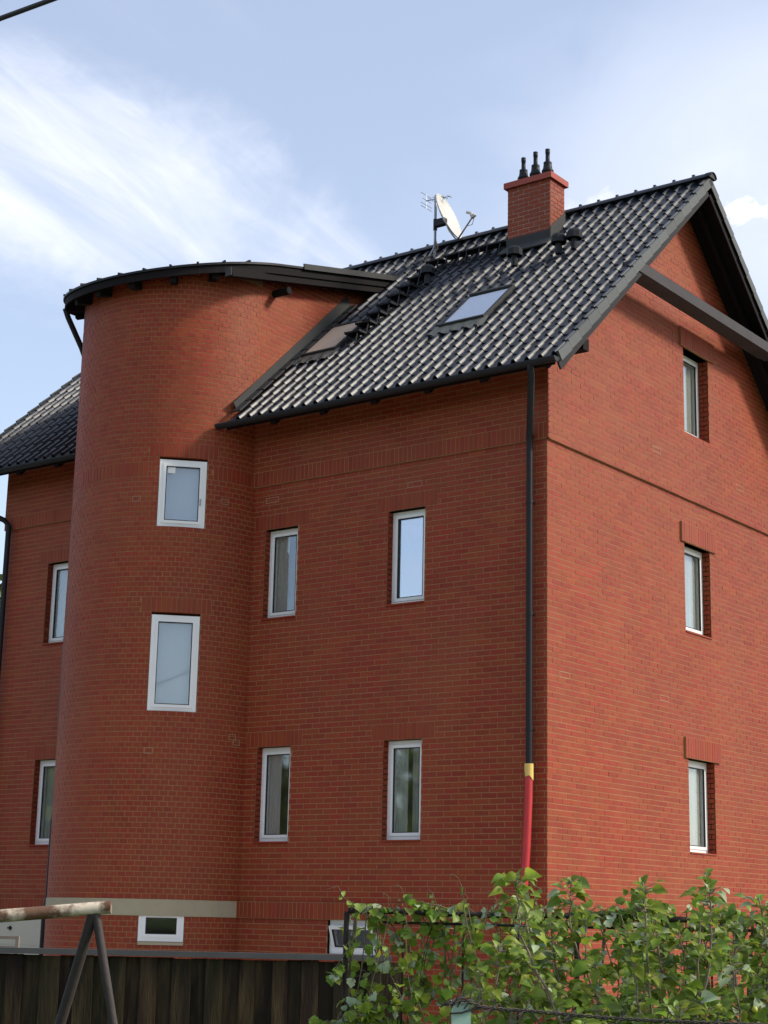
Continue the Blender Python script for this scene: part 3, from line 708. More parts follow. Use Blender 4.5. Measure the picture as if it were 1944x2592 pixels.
skylight(-4.95, -4.27, 2.02, 2.98, GLASS, SREFL); skylight(-2.28, -1.50, 1.96, 2.98, GLASSR, CURT2)
# hooded vents
def vent(x, s, w=.20):
    r = bpy.data.objects.new('roof_vent', None); COL.objects.link(r); r.parent = THOUSE
    b = RF(x, s, .03); m = MB(); m.tube([b, b + Vector((0, 0, .22))], .055, 10); m.obj('stub', BLACKM, r)
    m = MB(); c = b + Vector((0, 0, .24)); rows = []
    for z, k in ((-.07, 1.0), (.03, 1.0), (.075, .72)): rows.append([c + Vector((w * k * math.cos(2 * PI * (i + .5) / 8) * .62, w * k * math.sin(2 * PI * (i + .5) / 8) * .62, z)) for i in range(8)])
    m.grid(rows, True); m.poly(rows[-1]); m.obj('hood', BLACKM, r)
for x, s in ((-1.98, 4.02), (-1.22, 4.10), (-.96, 4.14), (-3.72, 4.18)): vent(x, s)
# chimney sweep's steps and walkway
def tread(x, s, w, name):
    r = bpy.data.objects.new(name, None); COL.objects.link(r); r.parent = THOUSE
    b = RF(x, s, .05); d = .18
    m = MB(); y0 = b.y - d * .62; z0 = b.z + .045
    for k in range(8): m.abox(b.x - w / 2, b.x + w / 2, y0 + k * d / 7.6, y0 + k * d / 7.6 + .022, z0, z0 + .028)
    for k in (-1, 1): m.abox(b.x + k * w / 2 - .012, b.x + k * w / 2 + .012, y0 - .01, y0 + d * .98, z0 - .006, z0 + .030)
    m.obj('grating', BLACKM, r)
    for k in (-.7, .7):
        xx = b.x + k * w / 2; m = MB()
        m.bar((xx, y0 + .02, z0), RF(xx, s - .22, .035), .018, .018); m.bar((xx, y0 + d, z0), RF(xx, s + .05, .03), .018, .03); m.bar(RF(xx, s - .24, .035), RF(xx, s + .15, .035), .03, .008, up=Vector((0, -SN, CT)))
        m.obj('bracket', BLACKM, r)
for j in range(9): tread(-4.06 + .012 * j, 2.32 + j * TS * .985, .27, 'roof_step')
for k in range(3): tread(-3.62 + k * .40, 5.10, .36, 'roof_walkway')
# stepped lead flashing where the roof meets the tower
m = MB(); x = TCX + TR
s0, s1 = .30, 3.95
pa = [RF(x + .006, s0, .02), RF(x + .006, s1, .02), RF(x + .006, s1, .23), RF(x + .006, s0 + .0, .16)]
m.poly(pa); m.poly([p + Vector((.012, 0, 0)) for p in pa][::-1]); m.quad(pa[2], pa[3], pa[3] + Vector((.012, 0, 0)), pa[2] + Vector((.012, 0, 0))); m.quad(pa[3], pa[0], pa[0] + Vector((.012, 0, 0)), pa[3] + Vector((.012, 0, 0)))
m.obj('tower_flashing', LEAD, ROOF)
m = MB()
for j in range(11): m.box(RF(x + .09, .35 + j * TS, .055), Vector((.07, 0, 0)), Vector((0, CT, SN)) * .15, Vector((0, -SN, CT)) * .012)
m.obj('side_gutter', LEAD, ROOF)

# ------------------------------------------------------------------ tower roof
TRF = bpy.data.objects.new('tower_roof', None); COL.objects.link(TRF); TRF.parent = THOUSE
def rim(r, n=48):
    out = [Vector((TCX - r, 3.2, troof(3.2)))]
    for k in range(n + 1):
        a = -PI + PI * k / n; y = r * math.sin(a); out.append(Vector((TCX + r * math.cos(a), y, troof(y))))
    out.append(Vector((TCX + r, 3.2, troof(3.2)))); return out
m = MB(); a, b, c, d = rim(RE), rim(RE - .02), rim(RE - .02), rim(TR - .05)
dz = Vector((0, 0, 1))
m.poly([p for p in a]); m.grid([[p for p in a], [p - dz * .035 for p in a], [p - dz * .035 for p in b]]); m.obj('roof_sheet', BLACKM, TRF)
m = MB(); m.grid([[p - dz * .04 for p in rim(RE - .03)], [p - dz * .16 for p in rim(RE - .03)], [p - dz * .16 for p in rim(RE - .07)]]); m.grid([[p - dz * .07 for p in rim(RE - .04)], [p - dz * .07 for p in d]]); m.obj('soffit_boards', DWOOD, TRF)
for k in range(15):
    an = -PI + PI * (k + .5) / 15
    if an > -.25: continue
    m = MB(); v0 = Vector((TCX + .3 * math.cos(an), .3 * math.sin(an), 0)); v1 = Vector((TCX + (RE + .012) * math.cos(an), (RE + .012) * math.sin(an), 0))
    v0.z = troof(v0.y) + .012; v1.z = troof(v1.y) + .012; m.bar(v0, v1, .03, .026); m.obj('seam_rib', BLACKM, TRF)
for k in range(9):
    an = -PI + PI * (k + .35) / 9
    if an > -.55: continue
    m = MB(); v0 = Vector((TCX + (TR - .1) * math.cos(an), (TR - .1) * math.sin(an), 0)); v1 = Vector((TCX + (RE - .09) * math.cos(an), (RE - .09) * math.sin(an), 0))
    v0.z = troof(v0.y) - .155; v1.z = troof(v1.y) - .155; m.bar(v0, v1, .10, .17); m.obj('rafter_tail', DWOOD, TRF)
m = MB(); xx = TCX + RE - .12
m.bar((xx, -1.02, troof(-1.02) - .20), (xx, 3.0, troof(3.0) - .195), .12, .135); m.obj('eaves_beam', DWOOD, TRF)
m = MB(); m.abox(xx - .058, xx + .058, -1.045, -1.03, troof(-1.02) - .262, troof(-1.02) - .130); m.obj('beam_end_plate', BEAM, TRF)
m = MB(); m.tube([(TCX + TR - .1, .28, 11.16), (xx + .08, .28, 11.16)], .06, 10); m.obj('purlin_end', DWOOD, TRF)
m = MB(); m.bar((TCX + RE + .012, .55, troof(.55) + .0), (TCX + RE + .012, 3.15, troof(3.15) + .0), .02, .09); m.obj('edge_strip', LEAD, TRF)
# tower downpipe, mostly hidden round the far side
m = MB(); m.tube([(-8.17, -1.29, 11.05), (-8.13, -1.25, 10.90), (-8.10, -1.10, 10.66), (-8.09, -.97, 10.48), (-8.12, -.86, 10.35), (-8.10, -.86, 7.6), (-8.09, -.86, 6.75), (-8.12, -.86, 6.6), (-8.14, -.86, 4.6), (-8.12, -.86, 4.4), (-8.12, -.86, 3.2), (-8.15, -.86, 3.0), (-8.16, -.86, 1.9), (-8.21, -.86, 1.7), (-8.21, -.86, .05)], .045, 10)
m.obj('tower_downpipe', BLACKM, THOUSE, smooth=True)

# ------------------------------------------------------------------ rain pipes of the front
dp = bpy.data.objects.new('downpipe', None); COL.objects.link(dp); dp.parent = THOUSE
m = MB(); m.tube([(.20, YE - .055, ZE - .10), (.195, YE - .045, ZE - .17), (.165, -.66, 8.64), (-.16, -.17, 8.08), (-.20, -.115, 8.0), (-.205, -.105, 7.9)], .046, 12); m.obj('swan_neck', BLACKM, dp, smooth=True)
m = MB(); m.tube([(-.205, -.105, 8.02), (-.205, -.105, 3.60)], .043, 12); m.tube([(-.205, -.105, 8.03), (-.205, -.105, 7.95)], .049, 12); m.obj('pipe', BLACKM, dp, smooth=True)
for z in (7.1, 5.6, 4.1):
    m = MB(); m.tube([(-.205, -.105, z - .02), (-.205, -.105, z + .02)], .049, 12); m.abox(-.215, -.195, -.07, -.002, z - .012, z + .012); m.obj('pipe_clip', BLACKM, dp)
m = MB(); m.tube([(-.200, -.115, 3.56), (-.205, -.120, 3.2), (-.225, -.135, 2.6), (-.245, -.15, 2.2), (-.27, -.18, 1.8), (-.31, -.22, 1.2), (-.34, -.3, .3), (-.34, -.5, .06)], [.052, .053, .055, .054, .056, .055, .055, .055], 14); m.obj('red_sleeve', FRED, dp, smooth=True, label='temporary red plastic rain sleeve hanging below the black pipe')
m = MB(); rows = []
for zz in (0, 1):
    rows.append([Vector((-.2 + .059 * math.cos(2 * PI * k / 16), -.117 + .059 * math.sin(2 * PI * k / 16), 3.66 if zz else 3.50 + (-.05, -.06, -.02, .03, .05, .02, -.03, -.06, -.05, -.01, .04, .01, -.02, .02, .0, -.03)[k] + .02 * math.sin(k * 2.7))) for k in range(16)])
m.grid(rows, True); m.obj('tape_collar', YELL, dp, label='torn yellow tape collar')
m = MB(); m.tube([(-.262, -.165, 2.20), (-.266, -.168, 2.13)], .062, 12); m.obj('cord_tie', PALE, dp)
dp2 = bpy.data.objects.new('downpipe', None); COL.objects.link(dp2); dp2.parent = THOUSE
m = MB(); m.tube([(-11.35, YE - .05, 8.75), (-11.33, YE - .05, 8.62), (-11.15, -.52, 8.40), (-10.62, -.14, 8.12), (-10.54, -.105, 8.02), (-10.54, -.105, .05)], .046, 12); m.obj('pipe', BLACKM, dp2, smooth=True)

# ------------------------------------------------------------------ aerials on the roof
sd = thing('satellite_dish', 'pale grey satellite dish on a steel mast near the roof ridge', 'satellite dish')
MX, MY = -4.42, 3.56
m = MB(); m.tube([(MX, MY, 12.55), (MX, MY, 13.84)], .024, 10); m.tube([(MX, MY, 13.05), (MX + .02, MY - .06, 12.85), (MX - .05, MY - .10, 12.70)], .016, 8); m.obj('mast', STEEL, sd, smooth=True)
dn = Vector((.92, .15, .36)).normalized(); du = Vector((0, 1, 0)).cross(dn).normalized(); dv = dn.cross(du).normalized()
dc = Vector((-4.10, 3.50, 13.36)); m = MB(); rows = []
for i in range(0, 7):
    r = i / 6; rows.append([dc + (du * math.cos(2 * PI * k / 28) * .43 + dv * math.sin(2 * PI * k / 28) * .39) * r + dn * (.09 * r * r - .09) for k in range(28)])
m.grid(rows, True); m.grid([rows[-1], [p + dn * .012 + (p - dc).normalized() * .008 for p in rows[-1]], [p - dn * .012 for p in rows[-1]]], True); m.obj('reflector', DISH, sd, smooth=True)
bot = dc - du * .43 if du.z > 0 else dc + du * .43
lnb = Vector((-3.60, 3.46, 13.19))
m = MB(); m.tube([dc - dn * .10, dc - dn * .08 + (bot - dc) * .6, bot + Vector((-.02, 0, -.03)), bot + Vector((.04, 0, -.06)), lnb], .014, 8); m.obj('feed_arm', STEEL, sd, smooth=True)
m = MB(); m.tube([lnb + Vector((.02, 0, .0)), lnb + Vector((-.02, 0, .10))], .03, 10); m.tube([lnb + Vector((-.02, 0, .10)), lnb + Vector((-.10, 0, .13))], .025, 10); m.tube([lnb + Vector((.03, 0, .06)), lnb + Vector((.06, 0, .02))], .03, 10); m.obj('receiver', DISH, sd, smooth=True)
m = MB(); m.box((dc - dn * .13) + Vector((-.03, 0, -.04)), Vector((.10, 0, 0)), Vector((0, .05, 0)), Vector((0, 0, .06))); m.bar(dc - dn * .1, (MX, MY, 13.30), .06, .05); m.tube([(MX, MY, 13.20), (MX, MY, 13.40)], .036, 10); m.obj('bracket', BLACKM, sd)
m = MB(); m.tube([lnb + Vector((.05, 0, .0)), lnb + Vector((.02, -.01, -.12)), lnb + Vector((-.10, 0, -.12)), bot + Vector((.06, 0, -.03))], .006, 6); m.tube([(MX + .03, MY - .02, 13.0), (MX + .09, MY - .04, 12.86), (MX + .05, MY - .08, 12.74), (MX - .1, MY - .12, 12.66), (MX - .25, MY - .10, 12.66)], .009, 6); m.obj('coaxial_cable', PALE, sd, smooth=True)
ta = thing('tv_antenna', 'thin faint comb aerial at the top of the steel mast', 'antenna')
m = MB(); m.tube([(MX - .22, MY + .02, 13.80), (MX + .30, MY + .02, 13.76)], .008, 6); m.obj('boom', STEEL, ta)
for k in range(6):
    x = MX - .20 + k * .095; m = MB(); m.tube([(x, MY + .02 - .13 + .012 * k, 13.80 - .0077 * k), (x, MY + .02 + .13 - .012 * k, 13.80 - .0077 * k)], .005, 5); m.obj('element', STEEL, ta)
m = MB(); m.abox(MX - .215, MX - .205, MY - .12, MY + .16, 13.66, 13.95) if False else None
for z in (13.90, 13.72, 13.66): m.tube([(MX - .21, MY - .14, z), (MX - .21, MY + .18, z)], .005, 5)
m.tube([(MX - .21, MY + .02, 13.64), (MX - .21, MY + .02, 13.92)], .006, 5); m.obj('back_screen', STEEL, ta)

# ------------------------------------------------------------------ overhead cable
m = MB(); pa, pb = F(-2.018, 8.0, 6.103), F(-1.767, 8.0, 6.214); dd = (pb - pa)
pts = [pa + dd * t + Vector((0, 0, .00012 * t * t)) for t in (-60, -40, -25, -12, -5, -1, 0, 1, 3, 8, 16, 30, 50)]
tag(m_ := (lambda: (m.tube(pts, .0135, 8), m.obj('overhead_cable', CABLE, smooth=True))[1])(), 'thick black overhead cable crossing the sky at the upper left', 'cable')

# ------------------------------------------------------------------ board fence
fe = thing('board_fence', 'dark weathered wooden board fence with a grey top rail', 'fence')
r = -4.2; k = 0
while r < .08:
    w = random.uniform(.095, .125); w = min(w, .085 + .10 - r) if r + w > .1 else w
    h = 1.395 + random.uniform(-.012, .0); k += 1; f = 12.03 + (.011 if k % 2 else -.011) + random.uniform(-.003, .003)
    m = MB(); c = F(r + w / 2, f, h / 2 + .02); m.box(c, RD * (w / 2 + .003), HD * .010, ZUP * (h / 2 - .02)); m.obj('board', BOARD, fe); r += w + .002
m = MB(); m.box(F(-2.05, 12.02, 1.4145), RD * 2.17, HD * .045, ZUP * .0185); m.obj('top_rail', RAILG, fe)
for z in (.35, 1.1): m = MB(); m.box(F(-2.05, 12.07, z), RD * 2.15, HD * .02, ZUP * .045); m.obj('cross_rail', BOARD, fe)
for r in (-4.1, -2.05, .04): m = MB(); m.box(F(r, 12.13, .69), RD * .045, HD * .04, ZUP * .69); m.obj('post', BOARD, fe)
hr = thing('handrail', 'low thin brown handrail just above the fence at far left', 'handrail')
m = MB(); m.bar(F(-3.4, 12.6, 1.49), F(-2.535, 12.6, 1.49), .03, .022); m.bar(F(-3.4, 12.6, 1.425), F(-2.535, 12.6, 1.425), .03, .014); m.obj('rail', TWIG, hr)
for r in (-3.4, -2.53): m = MB(); m.box(F(r, 12.6, .75), RD * .012, HD * .015, ZUP * .75); m.obj('post', TWIG, hr)

# ------------------------------------------------------------------ rusty pipe frame
sf_ = thing('swing_frame', 'rusty pipe frame with flaking paint, painted-in pale highlights and splayed legs before the fence', 'frame')
m = MB(); m.tube([F(-4.5, 9.3, 1.60), F(-3.2, 9.4, 1.618), F(-2.01, 9.5, 1.640), F(-1.47, 9.55, 1.696), F(-1.425, 9.55, 1.700)], .0345, 16); m.obj('crossbar', RUST, sf_, smooth=True)
m = MB(); m.tube([F(-1.505, 9.55, 1.665), F(-1.456, 9.54, 1.45), F(-1.127, 9.5, .0)], .024, 12); m.obj('leg', RUST2, sf_, smooth=True)
m = MB(); m.tube([F(-1.520, 9.55, 1.665), F(-1.585, 9.62, 1.44), F(-2.02, 10.1, .0)], .030, 12); m.obj('leg', RUST2, sf_, smooth=True)
for dx, df in ((-4.2, 8.6), (-4.6, 10.2)): m = MB(); m.tube([F(-4.4, 9.3, 1.59), F(dx, df, 0)], .027, 10); m.obj('leg', RUST2, sf_, smooth=True)

# ------------------------------------------------------------------ trellis and grape vine
tr = thing('pipe_trellis', 'dark rusty pipe trellis carrying the grape vine', 'trellis')
m = MB(); m.tube([F(-.14, 9.0, 1.705)] + [F(-.14 + 3.0 * k / 12, 9.0 + .01 * math.sin(k), 1.704 - .0006 * k + .004 * math.sin(k * 1.7)) for k in range(1, 13)], .0155, 10); m.obj('rail', DRAIL, tr, smooth=True)
m = MB(); m.tube([F(.02, 9.02, 1.652), F(1.2, 9.03, 1.648), F(2.85, 9.0, 1.652)], .007, 8); m.obj('lower_rod', DRAIL, tr, smooth=True)
for r in (-.15, 1.02, 2.2): m = MB(); m.tube([F(r, 9.0, 0), F(r + .005, 9.0, 1.70)], .0135, 8); m.obj('post', DRAIL, tr, smooth=True)
for r in (.135, .44, .72, 1.36, 1.7): m = MB(); m.tube([F(r, 9.01, 0), F(r + .01, 9.01, 1.70)], .005, 6); m.obj('rod', DRAIL, tr, smooth=True)

def leaf_shape(kind):
    m = MB()
    if kind == 'vine': st = [(-.22, .10, .03), (-.14, .36, .05), (.0, .47, .07), (.12, .36, .05), (.24, .43, .05), (.36, .22, .02), (.52, .02, .0)]; k = .55
    else: st = [(-.34, .03, .0), (-.22, .24, .05), (-.05, .335, .08), (.14, .325, .08), (.32, .24, .05), (.46, .12, .02), (.60, .012, .0)]; k = .62
    rows = []
    for y, w, f in st:
        z = -k * (y + .05) ** 2
        rows.append([(-w, y, z + f * 1.6), (-w * .5, y + .01, z + f * .5), (0, y + .02, z), (w * .5, y + .01, z + f * .5), (w, y, z + f * 1.6)])
    m.grid(rows); return m
def leaf_meshes(kind, mats):
    res = []
    lm = leaf_shape(kind)
    for mt_ in mats:
        me = bpy.data.meshes.new('leaf'); me.from_pydata(lm.v, [], lm.f); me.materials.append(mt_)
        bm = bmesh.new(); bm.from_mesh(me); bmesh.ops.remove_doubles(bm, verts=bm.verts, dist=.002); bm.to_mesh(me); bm.free()
        for p in me.polygons: p.use_smooth = True
        res.append(me)
    return lm, res
def basis(nrm, tip):
    nrm = nrm.normalized(); y = (tip - nrm * tip.dot(nrm)).normalized(); x = y.cross(nrm); return Matrix((x, y, nrm)).transposed().to_4x4()
def foliage(root, kind, leaves, mats):
    """leaves: (position, normal, tip, size, material index); the 300 that show largest are parts, the rest one part of kind stuff"""
    lm, meshes = leaf_meshes(kind, mats)
    def area(l):
        u, v, z = pix(l[0])
        if not (0 < u < 1944 and 0 < v < 2592): return -1
        return l[3] ** 2 / z ** 2 * (.25 + abs(l[1].normalized().dot((CAM - l[0]).normalized())))
    idx = sorted(range(len(leaves)), key=lambda i: -area(leaves[i])); bigl = set(idx[:300])
    rest = {}
    for i, (P, nr, tip, sz, mi) in enumerate(leaves):
        Mx = Matrix.Translation(P) @ basis(nr, tip) @ Matrix.Diagonal((sz, sz, sz * random.uniform(.6, 1.5), 1))
        if i in bigl: o = link('leaf', meshes[mi], root); o.matrix_basis = Mx; continue
        v, f, mm = rest.setdefault(0, ([], [], [])); n = len(v)
        me = meshes[mi]
        v += [tuple(Mx @ w.co) for w in me.vertices]
        for p in me.polygons: f.append(tuple(k + n for k in p.vertices)); mm.append(mi)
    if rest:
        v, f, mm = rest[0]; me = bpy.data.meshes.new('leaves'); me.from_pydata(v, [], f)
        for x in mats: me.materials.append(x)
        me.polygons.foreach_set('material_index', mm)
        for p in me.polygons: p.use_smooth = True
        link('leaves', me, root, kind='stuff')
def rv(): 
    while 1:
        v = Vector((random.uniform(-1, 1), random.uniform(-1, 1), random.uniform(-1, 1)))
        if .01 < v.length < 1: return v.normalized()
TOC = (-HD)
gv = thing('grape_vine', 'grape vine with small green leaves trailing over the pipe trellis', 'vine')
leaves = []; vst = MB()
def vine_shoot(p0, p1, sag, nl, size, stem=.0035, jitter=.05, matw=(.74, .13, .13)):
    n = 12; pts = []
    w1, w2 = rv() * sag, rv() * sag * .5
    for k in range(n + 1):
        t = k / n; pts.append(p0.lerp(p1, t) + w1 * math.sin(PI * t) + w2 * math.sin(2 * PI * t))
    vst.tube(pts, [stem * (1 - .6 * k / n) for k in range(n + 1)], 5)
    for k in range(nl):
        t = random.random(); i = min(int(t * n), n - 1); P = pts[i].lerp(pts[i + 1], t * n - i)
        off = rv(); off.z = off.z * .6 - .25; off *= jitter * random.uniform(.4, 1.2); L = P + off
        vst.tube([P, P + off * .5 + Vector((0, 0, .012)), L], .0014, 4)
        nr = (Vector((0, 0, 1)) * random.uniform(.0, 1.0) + TOC * random.uniform(-.1, 1.0) + rv() * .85); tip = Vector((0, 0, -1)) * .9 + off.normalized() * .5 + rv() * .5
        rr_ = random.random(); mi = 0 if rr_ < matw[0] else (1 if rr_ < matw[0] + matw[1] else 2)
        leaves.append((L, nr, tip, size * random.uniform(.55, 1.15), mi))
for k in range(84):        # canes hanging from and lying along the rail
    r = random.uniform(-.16, 2.7); f = 9.0 + random.uniform(-.10, .12)
    ln = random.uniform(.3, 1.25)
    vine_shoot(F(r, f, 1.70 + random.uniform(-.02, .05)), F(r + random.uniform(-.22, .22), f + random.uniform(-.14, .10), 1.70 - ln), .06, int(9 + ln * 24), .068)
for k in range(26):
    r = random.uniform(-.1, 2.6); vine_shoot(F(r, 9.0, 1.70), F(r + random.uniform(-.3, .3), 9 + random.uniform(-.08, .05), 1.73 + random.uniform(0, .06)), .02, 15, .058, matw=(.62, .25, .13))
for k in range(30):        # thicker at the left foot
    r = random.uniform(-.34, .10); z = random.uniform(.6, 1.32); vine_shoot(F(-.12 + random.uniform(0, .3), 8.95, z + .05), F(r, 8.9 + random.uniform(-.1, .1), z - random.uniform(-.05, .25)), .05, 22, .068)
for r0, r1, z1, nl in ((-.12, -.18, 1.805, 5), (.12, .135, 1.815, 3), (.10, .07, 1.775, 4), (.33, .29, 1.80, 3), (.50, .42, 1.875, 3), (.62, .60, 1.80, 4), (.86, .815, 1.815, 3), (.80, .84, 1.83, 4), (.45, .47, 1.78, 5)):
    vine_shoot(F(r0, 8.98, 1.71), F(r1, 8.96, z1), .02, nl, .034, .0026, .02, (.1, .75, .15))
    a = F(r1, 8.96, z1); vst.tube([a, a + RD * random.uniform(-.03, -.01) + ZUP * .02, a + RD * random.uniform(-.07, -.03) + ZUP * random.uniform(.0, .03)], .0016, 4)
for r in (-.12, .5, 1.15, 1.9): vst.tube([F(r, 9.05, 0), F(r + .03, 9.04, .7), F(r - .01, 9.02, 1.3), F(r + .02, 9.0, 1.69)], [.016, .013, .010, .007], 7)
vst.obj('stems', STEM, gv, smooth=True)
foliage(gv, 'vine', leaves, [VLEAF, YLEAF, ULEAF])

# ------------------------------------------------------------------ young pear tree in front of the trellis
pt_ = thing('pear_tree', 'young pear tree with broad glossy leaves at lower right', 'fruit tree')
leaves = []; vst = MB()
def pear_branch(pts, nl, size, r0=.0048, top=True):
    P = [Vector(p) for p in pts]; fine = []
    for i in range(len(P) - 1):
        for k in range(6): fine.append(P[i].lerp(P[i + 1], k / 6) + rv() * .006)
    fine.append(P[-1]); n = len(fine) - 1
    vst.tube(fine, [r0 * (1 - .7 * k / n) + .0012 for k in range(n + 1)], 6)
    for k in range(nl):
        t = random.random() ** .75; x = t * n; i = min(int(x), n - 1); Q = fine[i].lerp(fine[i + 1], x - i)
        az = random.uniform(0, 2 * PI); out = RD * math.cos(az) + HD * math.sin(az); L = Q + out * random.uniform(.015, .05) + ZUP * random.uniform(-.005, .02)
        vst.tube([Q, L], .0014, 4)
        nr = ZUP * random.uniform(.3, 1.1) - out * random.uniform(-.2, .6) + rv() * .45 + TOC * .35; tip = out * 1.0 + ZUP * random.uniform(-.9, .35) + rv() * .3
        rr_ = random.random(); mi = 0 if rr_ < .77 else (1 if rr_ < .90 else 2)
        leaves.append((L + tip.normalized() * size * .3, nr, tip, size * random.uniform(.45, 1.25), mi))
    if top:
        for k in range(5):
            az = k * 1.3 + random.random(); out = RD * math.cos(az) + HD * math.sin(az); tip = out * .8 + ZUP * random.uniform(.0, .9)
            leaves.append((P[-1] + tip.normalized() * size * .3 - ZUP * .012 * k, ZUP * .6 - out * .6 + rv() * .3 + TOC * .3, tip, size * .72, 1 if k % 2 else 0))
base = F(1.05, 6.5, 0)
vst.tube([base, F(1.04, 6.5, .5), F(1.06, 6.5, .95)], [.028, .024, .018], 9)
tips = [(.50, 1.845, 14), (.555, 1.79, 12), (.745, 1.845, 14), (.80, 1.74, 12), (.955, 1.83, 15), (1.235, 1.87, 10), (1.20, 1.81, 14), (1.44, 1.79, 15), (.45, 1.60, 14), (.37, 1.52, 10), (.66, 1.68, 16), (1.05, 1.70, 18), (1.35, 1.70, 18), (1.55, 1.75, 14), (.90, 1.66, 18), (1.16, 1.66, 18), (1.28, 1.60, 18), (.60, 1.55, 16), (.80, 1.54, 18), (1.0, 1.52, 18), (1.45, 1.58, 18), (1.2, 1.48, 18), (.5, 1.42, 16), (.72, 1.40, 16), (.95, 1.38, 16), (1.4, 1.42, 16), (1.6, 1.5, 14), (1.75, 1.7, 12), (1.85, 1.5, 12), (.40, 1.34, 12)]
for r, z, nl in tips:
    z -= .018
    f = 6.5 + random.uniform(-.22, .28); s = random.uniform(.2, .5)
    pear_branch([F(1.06 + (r - 1.06) * .15, 6.5, .9), F(1.06 + (r - 1.06) * .62, 6.5 + (f - 6.5) * .6, 1.02 + (z - 1.02) * .25), F(r + random.uniform(-.05, .05), f, z - random.uniform(.16, .26)), F(r, f, z)], int(nl * 5.0), .061)
for k in range(60):
    r = random.uniform(.42, 1.75); z = random.uniform(.85, 1.4); f = 6.5 + random.uniform(-.3, .35); pear_branch([F(1.06, 6.5, .85), F(1.06 + (r - 1.06) * .6, f, z - .15), F(r, f, z)], 46, .061)
vst.obj('branches', TWIG, pt_, smooth=True)
foliage(pt_, 'pear', leaves, [PLEAF, YLEAF, ULEAF])
m = MB(); m.lathe((0, 0, 0), [(0, -.010), (.008, -.008), (.0105, 0), (.008, .008), (.003, .012), (0, .012)], 10); fm_ = m.mesh('fruit', FRUIT, True)
for u, v in ((1415, 2497), (1640, 2470), (1911, 2556), (1574, 2462)):
    d = (RT * ((u - 972) / FPX) + FW - UP * ((v - 1296) / FPX)); d = d / d.dot(HD); o = link('fruit', fm_, pt_); o.location = CAM + d * 6.34

# ------------------------------------------------------------------ wire fence: pale green post and twisted wire
po_ = thing('fence_post', 'pale green square metal post with wire wound round its top', 'fence post')
m = MB(); m.box(F(.27, 5.5, .7085), RD * .0285, HD * .0285, ZUP * .7085); m.obj('tube', POSTG, po_)
m = MB(); m.box(F(.27, 5.5, 1.4185), RD * .030, HD * .030, ZUP * .003); m.obj('cap', POSTG, po_)
bw = thing('barbed_wire', 'rusty twisted barbed wire running right from the green post', 'wire')
pts = [F(.205, 5.46, 1.408), F(.235, 5.45, 1.418), F(.262, 5.46, 1.428), F(.295, 5.46, 1.421), F(.345, 5.48, 1.404), F(.50, 5.5, 1.394), F(.735, 5.5, 1.380), F(.95, 5.5, 1.374), F(1.22, 5.5, 1.370), F(1.7, 5.5, 1.372), F(2.4, 5.5, 1.39)]
def spl(pts, n):
    out = []
    for i in range(len(pts) - 1):
        p0, p1, p2, p3 = pts[max(i - 1, 0)], pts[i], pts[i + 1], pts[min(i + 2, len(pts) - 1)]
        for k in range(n):
            t = k / n; out.append(.5 * ((2 * p1) + (p2 - p0) * t + (2 * p0 - 5 * p1 + 4 * p2 - p3) * t * t + (3 * p1 - p0 - 3 * p2 + p3) * t ** 3))
    out.append(pts[-1]); return out
cv = spl(pts, 26)
for ph in (0, PI):
    m = MB(); tp = []
    L = 0
    for i, p in enumerate(cv):
        if i: L += (cv[i] - cv[i - 1]).length
        a = L / .05 * 2 * PI + ph; tp.append(p + (ZUP * math.cos(a) + HD * math.sin(a)) * .0042)
    m.tube(tp, .0030, 5); m.obj('strand', WIRE, bw, smooth=True)
for t in range(40, len(cv) - 4, 17):
    m = MB(); c = cv[t]
    m.tube([c + Vector((0, 0, .028)) + RD * .01, c + RD * .004, c - Vector((0, 0, .024)) - RD * .012], .0022, 5); m.tube([c + HD * .02 + RD * .02 + ZUP * .012, c, c - HD * .02 - RD * .02 - ZUP * .012], .0022, 5); m.obj('barb', WIRE, bw)
m = MB(); m.tube([F(.232, 5.46, 1.385), F(.27, 5.462, 1.388), F(.302, 5.47, 1.398), F(.345, 5.48, 1.404)], .003, 5); m.tube([F(.238, 5.535, 1.41), F(.238, 5.46, 1.41), F(.27, 5.455, 1.424), F(.302, 5.46, 1.418), F(.305, 5.54, 1.41)], .003, 5); m.obj('binding', WIRE, bw, smooth=True)

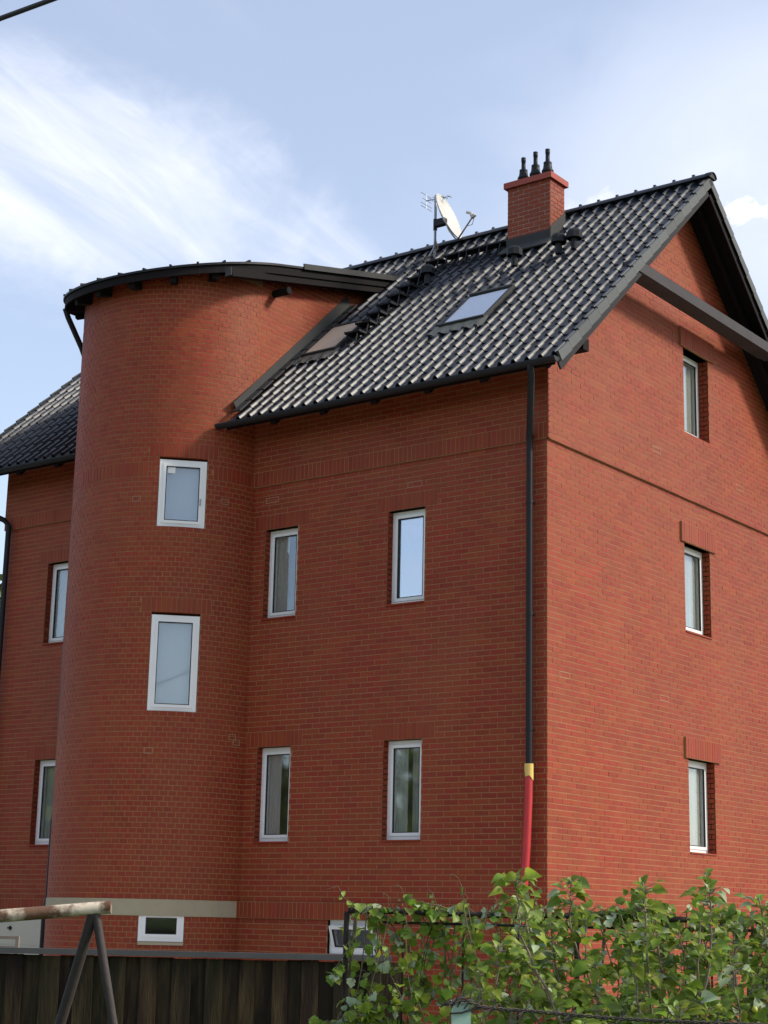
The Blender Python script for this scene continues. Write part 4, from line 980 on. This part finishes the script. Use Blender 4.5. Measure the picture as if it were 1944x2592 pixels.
# ------------------------------------------------------------------ tree beyond the left end of the house
tr_ = thing('leafy_tree', 'leafy green tree just showing behind the left end of the house', 'tree')
c0 = F(-9.75, 36, 0); m = MB(); m.tube([c0, c0 + Vector((.1, 0, 2.5)), c0 + Vector((0, .1, 5)), c0 + Vector((.1, 0, 8))], [.28, .22, .16, .05], 10)
for k in range(9):
    az = k * 2.4; z = 3.5 + k * .45; d = Vector((math.cos(az), math.sin(az), .5)); m.tube([c0 + ZUP * z, c0 + ZUP * z + d * 1.0, c0 + ZUP * z + d * 2.1 + ZUP * .4], [.09, .05, .02], 6)
m.obj('trunk', BARK, tr_, smooth=True)
v, f = [], []
clumps = []
for k in range(60):
    d = rv(); clumps.append(c0 + Vector((0, 0, 7.2)) + Vector((d.x * 2.4, d.y * 2.4, d.z * 3.1)) * random.uniform(.5, 1.0))
for c in clumps:
    for k in range(170):
        P = c + rv() * random.uniform(.1, .72); sz = random.uniform(.06, .13); a, b = rv() * sz, rv() * sz; n = len(v); v += [tuple(P - a), tuple(P + b), tuple(P + a), tuple(P - b)]; f.append((n, n + 1, n + 2, n + 3))
me = bpy.data.meshes.new('crown'); me.from_pydata(v, [], f); me.materials.append(TLEAF); link('crown', me, tr_, kind='stuff')

# ------------------------------------------------------------------ unseen tree row, added to darken the pane reflections
v, f = [], []
def row(p0, p1, n, h0, h1):
    for k in range(n):
        c = Vector(p0).lerp(Vector(p1), (k + random.uniform(-.3, .3)) / n); h = random.uniform(h0, h1); w = h * .32
        for i in range(700):
            d = rv(); P = c + Vector((d.x * w, d.y * w, h * .58 + d.z * h * .42)) + rv() * .3; sz = random.uniform(.18, .38); a, b = rv() * sz, rv() * sz; m_i = len(v)
            v.extend([tuple(P - a), tuple(P + b), tuple(P + a), tuple(P - b)]); f.append((m_i, m_i + 1, m_i + 2, m_i + 3))
row((-75, -22, 0), (-6, -56, 0), 36, 8, 11)
me = bpy.data.meshes.new('reflection_trees'); me.from_pydata(v, [], f); me.materials.append(TLEAF); o = link('reflection_trees', me, kind='stuff'); tag(o, 'unseen line of trees added to darken the window reflections', 'trees')
